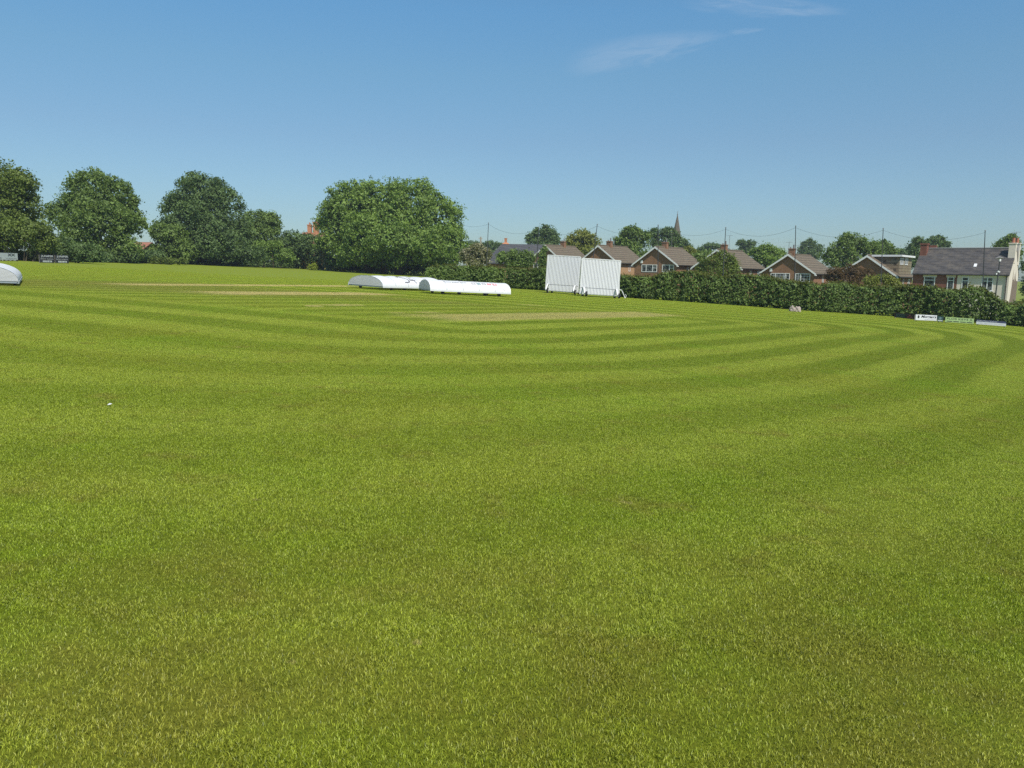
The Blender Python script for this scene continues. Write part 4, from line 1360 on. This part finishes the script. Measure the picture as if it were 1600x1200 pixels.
for px, ty in TOPS:
    by = float(np.interp(px, [q[0] for q in HEDGE_B], [q[1] for q in HEDGE_B]))
    pts.append((px, by, ty))
hedge_px('long dark hedge running behind the sight screens and boards to the right end', pts, 1.5, M['leaf_hedge'], M['leaf_hedge_top'])

# ------------------------------------------------------------------ trees and shrubs
T = tree_px
# great tree
T('broadleaf_tree', 'great round spreading tree, the largest, behind the pitch covers', 'tree', 600, 140,
  [(552, 334, 52, 50, 0), (596, 324, 54, 46, 1), (640, 332, 56, 52, 0), (676, 354, 52, 54, -1), (600, 372, 70, 42, -5), (690, 380, 42, 34, -3), (532, 378, 40, 40, 0), (655, 390, 60, 30, -6), (585, 400, 62, 18, -4), (690, 402, 36, 20, -3), (520, 345, 28, 30, 2)],
  M['leaf_ash'], leaf=0.40, dens=0.9, trunk_r=0.5, multi=3, sub=14, ragged=0.35, clump=0.85)
# left trees
T('broadleaf_tree', 'tree at the left edge of the view rising over the pale grey board', 'tree', -8, 92,
  [(-18, 294, 55, 58, 0), (18, 312, 44, 50, -1), (-5, 360, 55, 40, -2), (35, 345, 28, 36, 0)], M['leaf_olive'], leaf=0.27, trunk_r=0.35, sub=12, clump=0.6)
T('broadleaf_tree', 'tall full tree standing behind the two black boards', 'tree', 155, 112,
  [(140, 302, 42, 38, 0), (175, 312, 38, 38, 0), (110, 335, 36, 36, 0), (196, 345, 32, 34, 0), (150, 352, 58, 40, -3), (125, 385, 42, 24, -4), (185, 388, 40, 24, -3)], M['leaf_mid'], leaf=0.31, trunk_r=0.4, sub=12, clump=0.7)
T('broadleaf_tree', 'tall tree with an uneven airy top between the board tree and the great tree', 'tree', 315, 136,
  [(318, 305, 44, 34, 0), (345, 320, 34, 34, 0), (290, 328, 34, 30, 0), (310, 355, 60, 36, -2), (270, 365, 26, 24, 0), (360, 360, 36, 30, 0), (325, 385, 60, 24, -4)], M['leaf_dark'], leaf=0.36, trunk_r=0.45, sub=12, ragged=0.45, clump=0.8)
T('broadleaf_tree', 'smaller rounded tree just left of the chimneyed brick house', 'tree', 408, 150,
  [(400, 352, 30, 22, 0), (422, 352, 18, 20, 0), (405, 378, 36, 26, -2)], M['leaf_mid'], leaf=0.36, trunk_r=0.3, clump=0.75)
S = lambda label, base, Y, lobes, mat, **k: tree_px('shrub', label, 'shrub', base, Y, lobes, mat, trunk_r=0, **k)
S('broad olive bush under the left edge tree beside the pale grey board', 20, 86, [(8, 372, 34, 28), (48, 366, 30, 26), (70, 376, 20, 26), (-30, 375, 40, 30)], M['leaf_olive'], leaf=0.25, clump=0.55)
S('dark bush directly behind the two black boards', 95, 90, [(70, 394, 26, 16), (105, 392, 28, 18), (135, 396, 22, 16)], M['leaf_dark'], leaf=0.25, clump=0.55)
S('low dark scrub at the foot of the tall full tree', 180, 108, [(150, 403, 24, 12), (178, 402, 22, 12), (200, 402, 18, 12)], M['leaf_dark'], leaf=0.28, clump=0.55)
S('green thicket filling the gap between the two tall trees', 255, 128, [(252, 366, 18, 18), (272, 372, 24, 22), (262, 392, 28, 20), (288, 392, 24, 20)], M['leaf_mid'], leaf=0.32, clump=0.65)
S('pale low weeds below the glimpsed red roof', 232, 116, [(222, 406, 12, 7), (240, 408, 16, 6), (262, 409, 14, 6), (282, 410, 12, 6)], M['leaf_olive'], leaf=0.24, clump=0.45)
S('dark thicket under the airy topped tree', 325, 134, [(300, 398, 26, 18), (330, 398, 28, 20), (362, 398, 26, 20), (392, 400, 22, 18)], M['leaf_dark'], leaf=0.34, clump=0.65)
S('light green bush leaning out below the smaller rounded tree', 425, 140, [(405, 388, 18, 13), (428, 392, 22, 16), (446, 402, 14, 14)], M['leaf_ash'], leaf=0.32, clump=0.65)
S('domed dark bush in front of the chimneyed brick house', 468, 150, [(462, 378, 26, 18), (482, 384, 24, 20), (460, 396, 26, 20), (490, 400, 20, 18), (448, 385, 18, 20)], M['leaf_dark'], leaf=0.36, clump=0.7)
S('small bright yellow green shrub at the foot of the domed dark bush', 488, 139, [(486, 419, 5, 5), (490, 417, 5, 6), (492, 421, 4, 4)], M['leaf_lime'], leaf=0.22, clump=0.35)
S('pale pink flowering shrub by the left side of the great tree', 506, 146, [(505, 392, 8, 14), (512, 404, 8, 12)], M['leaf_blossom'], leaf=0.26, clump=0.45, blossom=M['blossom'])
S('dark undergrowth beneath the great tree', 600, 143, [(530, 412, 24, 14), (565, 413, 26, 13), (605, 413, 28, 13), (645, 413, 26, 13), (672, 412, 18, 14)], M['leaf_dark'], leaf=0.34, clump=0.65)
# behind the left hedge
S('pale blossoming shrub beside the wooden telegraph pole', 742, 102, [(730, 398, 12, 12), (745, 392, 12, 13), (757, 398, 11, 12), (742, 408, 22, 8)], M['leaf_blossom'], leaf=0.26, clump=0.5, blossom=M['blossom'])
S('bright green bush in front of the dark slate roof', 806, 112, [(790, 404, 15, 12), (806, 402, 14, 12), (822, 404, 14, 11), (812, 412, 24, 10)], M['leaf_mid'], leaf=0.28, clump=0.55)
S('green ivy climbing the front of the house by the sight screen', 851, 127, [(850, 392, 4.5, 8), (848, 402, 5.5, 8), (846, 412, 7, 8), (852, 415, 7, 9)], M['leaf_mid'], leaf=0.24, clump=0.4, depth=0.5)
S('loose olive bush covering the front of a gabled house', 1120, 103, [(1108, 410, 17, 14), (1128, 406, 16, 14), (1116, 424, 26, 14), (1143, 418, 13, 13), (1098, 424, 10, 10)], M['leaf_olive'], leaf=0.22, dens=0.5, clump=0.55, inner=0.15, ragged=0.7)
S('thin reddish bush in front of the dormer house', 1330, 93, [(1306, 430, 14, 11), (1325, 428, 16, 14), (1345, 432, 16, 13), (1318, 438, 20, 9)], M['leaf_red'], leaf=0.2, dens=0.55, clump=0.55, inner=0.15, ragged=0.6)
S('yellowish green bush between the reddish bush and the cottages', 1378, 88, [(1362, 440, 12, 6), (1380, 437, 13, 7), (1394, 441, 10, 6)], M['leaf_yellow'], leaf=0.22, clump=0.45)
S('green bush at the far right end beyond the cottage gable', 1600, 62, [(1588, 486, 11, 9), (1600, 480, 14, 12), (1616, 474, 18, 18)], M['leaf_hedge'], leaf=0.17, clump=0.4)
# trees beyond the houses
bt = 'trees beyond the houses'
T('broadleaf_tree', 'dark domed tree above the slate roof and the ivy house', 'tree', 849, 205, [(849, 364, 18, 13), (835, 374, 14, 10), (864, 374, 14, 10), (848, 385, 28, 12)], M['leaf_dark'], leaf=0.45, trunk_r=0.4, group=bt, clump=0.9)
T('broadleaf_tree', 'yellowish tree between the two houses behind the sight screens', 'tree', 911, 165, [(908, 372, 18, 13), (925, 378, 15, 12), (895, 380, 14, 12), (912, 394, 30, 16)], M['leaf_yellow'], leaf=0.4, trunk_r=0.35, group=bt, clump=0.8)
T('broadleaf_tree', 'green rounded tree left of the house below the spire', 'tree', 990, 160, [(986, 366, 18, 14), (1002, 374, 15, 14), (972, 380, 14, 14), (990, 392, 30, 20)], M['leaf_mid'], leaf=0.4, trunk_r=0.35, group=bt, clump=0.8)
T('broadleaf_tree', 'dark leafy tree touching the left side of the spire', 'tree', 1040, 190, [(1026, 366, 13, 9), (1044, 366, 14, 10), (1036, 380, 24, 14), (1056, 376, 9, 12)], M['leaf_dark'], leaf=0.42, trunk_r=0.35, group=bt, clump=0.85, ragged=0.5)
T('broadleaf_tree', 'dark tree directly right of the spire', 'tree', 1073, 230, [(1070, 385, 9, 12), (1078, 392, 9, 10)], M['leaf_dark'], leaf=0.5, trunk_r=0.3, group=bt, clump=0.9)
T('conifer_tree', 'yellow green conifer right of the spire behind a roof', 'tree', 1080, 160, [(1074, 392, 7, 8), (1082, 400, 9, 12), (1078, 412, 12, 12)], M['leaf_yellow'], leaf=0.38, trunk_r=0.25, group=bt, clump=0.6)
T('pine_tree', 'far spreading pine between the conifer and the bush covered house', 'tree', 1108, 260, [(1112, 385, 12, 4), (1100, 390, 11, 4), (1118, 386, 7, 4), (1106, 402, 22, 10)], M['leaf_dark'], leaf=0.5, trunk_r=0.35, group=bt, clump=0.9)
T('broadleaf_tree', 'green tree filling the gap between spire house and bush covered house', 'tree', 1098, 150, [(1092, 404, 14, 10), (1106, 402, 12, 10), (1098, 416, 20, 12)], M['leaf_mid'], leaf=0.38, trunk_r=0.3, group=bt, clump=0.75)
T('broadleaf_tree', 'far round topped pair of dark crowns above the bush covered house roof', 'tree', 1168, 280, [(1159, 381, 8, 6.5), (1173, 381, 8.5, 7), (1166, 392, 14, 8)], M['leaf_dark'], leaf=0.5, trunk_r=0.35, group=bt, clump=0.9)
T('broadleaf_tree', 'light green bushy tree left of the gridded window house', 'tree', 1196, 150, [(1196, 393, 16, 10), (1214, 397, 13, 9), (1182, 398, 14, 10), (1198, 410, 28, 14)], M['leaf_ash'], leaf=0.36, trunk_r=0.3, group=bt, clump=0.75)
T('broadleaf_tree', 'far bluish tree right of the gridded window house chimney', 'tree', 1266, 280, [(1265, 381, 12, 7), (1274, 388, 12, 8), (1256, 390, 10, 7), (1266, 398, 20, 10)], M['leaf_dark'], leaf=0.5, trunk_r=0.35, group=bt, clump=0.95)
T('broadleaf_tree', 'tall ragged tree behind the dormer house', 'tree', 1330, 140, [(1330, 378, 18, 16), (1312, 390, 20, 18), (1345, 385, 16, 16), (1300, 404, 20, 18), (1330, 408, 36, 22), (1362, 392, 18, 16)], M['leaf_mid'], leaf=0.34, trunk_r=0.4, group=bt, clump=0.7, ragged=0.55)
T('broadleaf_tree', 'airy tree just right of the ragged tree behind the dormer', 'tree', 1383, 160, [(1375, 386, 14, 12), (1390, 390, 10, 10), (1380, 402, 22, 14)], M['leaf_mid'], leaf=0.38, trunk_r=0.3, group=bt, clump=0.75, ragged=0.6, dens=0.8)
T('broadleaf_tree', 'far low tree between the dormer roof and the cottage chimney', 'tree', 1408, 240, [(1405, 396, 12, 8), (1418, 400, 12, 10), (1410, 408, 20, 14)], M['leaf_dark'], leaf=0.5, trunk_r=0.3, group=bt, clump=0.9)
T('broadleaf_tree', 'dark tree behind the red brick cottage chimney', 'tree', 1432, 170, [(1435, 378, 7, 7), (1428, 390, 10, 12), (1428, 408, 14, 16)], M['leaf_dark'], leaf=0.4, trunk_r=0.3, group=bt, clump=0.75)
T('broadleaf_tree', 'round dark tree rising behind the middle of the cottage roof', 'tree', 1463, 200, [(1462, 378, 14, 10), (1472, 384, 12, 9), (1450, 386, 8, 9), (1465, 394, 24, 12)], M['leaf_dark'], leaf=0.45, trunk_r=0.35, group=bt, clump=0.85)
T('broadleaf_tree', 'green tree behind the right end of the cottage roof', 'tree', 1572, 130, [(1578, 374, 8, 8), (1566, 384, 12, 8), (1582, 386, 12, 10), (1574, 398, 20, 14)], M['leaf_mid'], leaf=0.33, trunk_r=0.3, group=bt, clump=0.65, ragged=0.5)
T('broadleaf_tree', 'dark tree at the right edge beyond the cottage gable', 'tree', 1612, 105, [(1612, 415, 14, 24), (1612, 450, 14, 24)], M['leaf_dark'], leaf=0.28, trunk_r=0.3, group=bt, clump=0.6)
T('broadleaf_tree', 'far bluish wood edge tree right of the great tree', 'tree', 742, 300, [(738, 384, 14, 9), (752, 388, 12, 8), (745, 394, 20, 10)], M['leaf_dark'], leaf=0.55, trunk_r=0.35, group=bt, clump=1.0)
T('broadleaf_tree', 'far wood edge tree behind the net pole left of the slate roof', 'tree', 770, 260, [(766, 384, 12, 8), (780, 386, 10, 7), (772, 396, 20, 14)], M['leaf_dark'], leaf=0.5, trunk_r=0.35, group=bt, clump=0.95)
T('broadleaf_tree', 'far low tree seen between the yellowish tree and the green rounded tree', 'tree', 950, 260, [(948, 398, 16, 10), (962, 396, 14, 12)], M['leaf_dark'], leaf=0.5, trunk_r=0.3, group=bt, clump=0.95)
T('broadleaf_tree', 'far low tree on the skyline left of the light green bushy tree', 'tree', 1150, 300, [(1142, 397, 16, 7), (1155, 398, 14, 8)], M['leaf_dark'], leaf=0.55, trunk_r=0.3, group=bt, clump=1.0)
T('broadleaf_tree', 'far low tree filling the gap behind the chimneyed brick house', 'tree', 448, 230, [(440, 385, 26, 14), (470, 388, 24, 14)], M['leaf_dark'], leaf=0.5, trunk_r=0.3, group='trees behind the left boundary', clump=0.95)

# ------------------------------------------------------------------ light, sky
SUN_AZ, SUN_EL = rad(26), rad(53)         # from straight behind the camera round to the right
sd = Vector((math.sin(SUN_AZ) * math.cos(SUN_EL), -math.cos(SUN_AZ) * math.cos(SUN_EL), math.sin(SUN_EL)))
sun = bpy.data.lights.new('sun', 'SUN')
sun.energy = 3.6
sun.angle = rad(0.53)
sun.color = (1.0, 0.955, 0.88)
so = bpy.data.objects.new('sun', sun); COL.objects.link(so)
so.rotation_euler = sd.to_track_quat('Z', 'Y').to_euler()
so.location = (30, -30, 60)

w = bpy.data.worlds.new('World'); SC.world = w; w.use_nodes = True
nt = w.node_tree; nt.nodes.clear(); k = N(nt)
wo = k.n('ShaderNodeOutputWorld'); bg = k.n('ShaderNodeBackground')
sky = k.n('ShaderNodeTexSky', sky_type='NISHITA')
sky.sun_disc = False
sky.sun_elevation = SUN_EL
sky.sun_rotation = math.atan2(sd.x, sd.y)
sky.altitude = 0
sky.air_density = 1.0
sky.dust_density = 0.6
sky.ozone_density = 2.5
# thin cirrus far up, placed by direction
gen = k.n('ShaderNodeTexCoord').outputs['Generated']
def streak(px, py, ang, lx, ly, seed, gain):
    d = ray(px, py).normalized()
    right = Vector((d.y, -d.x, 0)).normalized(); up = right.cross(d)
    a, c = math.cos(ang), math.sin(ang)
    e1 = right * a + up * c; e2 = up * a - right * c
    u = k.math('DIVIDE', k.vmath('DOT_PRODUCT', gen, tuple(e1)), lx / FPX)
    v = k.math('DIVIDE', k.vmath('DOT_PRODUCT', gen, tuple(e2)), ly / FPX)
    q = k.n('ShaderNodeCombineXYZ'); k.put(q.inputs[0], k.math('ADD', u, seed)); k.put(q.inputs[1], v)
    nz = k.noise(q.outputs[0], 1.3, 6, 0.65, 0.8)
    v2 = k.math('ADD', v, k.math('MULTIPLY', k.math('SUBTRACT', nz, 0.5), 1.2))
    w2 = k.math('ADD', 1.0, k.math('MULTIPLY', u, -0.45))       # wider at one end
    rr = k.math('ADD', k.math('POWER', k.math('ABSOLUTE', u), 2.0), k.math('POWER', k.math('ABSOLUTE', k.math('DIVIDE', v2, k.math('MAXIMUM', w2, 0.3))), 2.0))
    f = k.math('MULTIPLY', k.ramp(rr, 0.0, 1.25, 1, 0), k.ramp(nz, 0.33, 0.64, 0.2, 1))
    front = k.ramp(k.vmath('DOT_PRODUCT', gen, tuple(d)), 0.7, 0.75)
    return k.math('MULTIPLY', k.math('MULTIPLY', f, front), gain)
cl = streak(1010, 77, rad(9), 115, 22, 3.1, 0.17)
cl = k.math('ADD', cl, streak(1195, 8, rad(-8), 110, 14, 7.7, 0.18))
cl = k.math('ADD', cl, streak(1166, 48, rad(2), 26, 4, 1.7, 0.12), clamp=True)
sz_ = k.n('ShaderNodeSeparateXYZ'); k.put(sz_.inputs[0], gen)
cr = k.n('ShaderNodeValToRGB'); k.put(cr.inputs[0], sz_.outputs[2])
el = cr.color_ramp.elements
el[0].position = 0.0; el[0].color = (.52, .64, .73, 1)
el[1].position = 1.0; el[1].color = (.8, .95, 1, 1)
for p_, c_ in ((.06, (.545, .67, .755, 1)), (.158, (.605, .735, .785, 1)), (.232, (.63, .85, .87, 1)), (.30, (.61, .93, 1., 1))):
    e_ = el.new(p_); e_.color = c_
base_sky = k.mix(1.0, sky.outputs[0], cr.outputs[0], 'MULTIPLY')
col = k.mix(cl, base_sky, (5.0, 5.5, 6.2))
nt.links.new(col, bg.inputs[0]); bg.inputs[1].default_value = 0.09
nt.links.new(bg.outputs[0], wo.inputs[0])

def haze():
    mb = MB(); mb.box(-420, 420, -30, 420, -14, 32)
    mt, nt, out = newmat('haze')
    v = nt.nodes.new('ShaderNodeVolumePrincipled')
    v.inputs['Color'].default_value = (0.80, 0.88, 1.0, 1)
    v.inputs['Density'].default_value = HAZE
    v.inputs['Anisotropy'].default_value = 0.2
    nt.links.new(v.outputs[0], out.inputs['Volume'])
    tag(mb.build('haze', mt), 'thin pale air over the whole ground', 'haze', kind='stuff')
HAZE = 0.0003
haze()

SC.view_settings.view_transform = 'Standard'
SC.view_settings.look = 'None'
SC.view_settings.exposure = 0.55
SC.view_settings.gamma = 1.0
SC.cycles.max_bounces = 6
SC.cycles.transparent_max_bounces = 8
SC.cycles.use_denoising = False
print('LEAVES', sum(n for _, n in TREES))
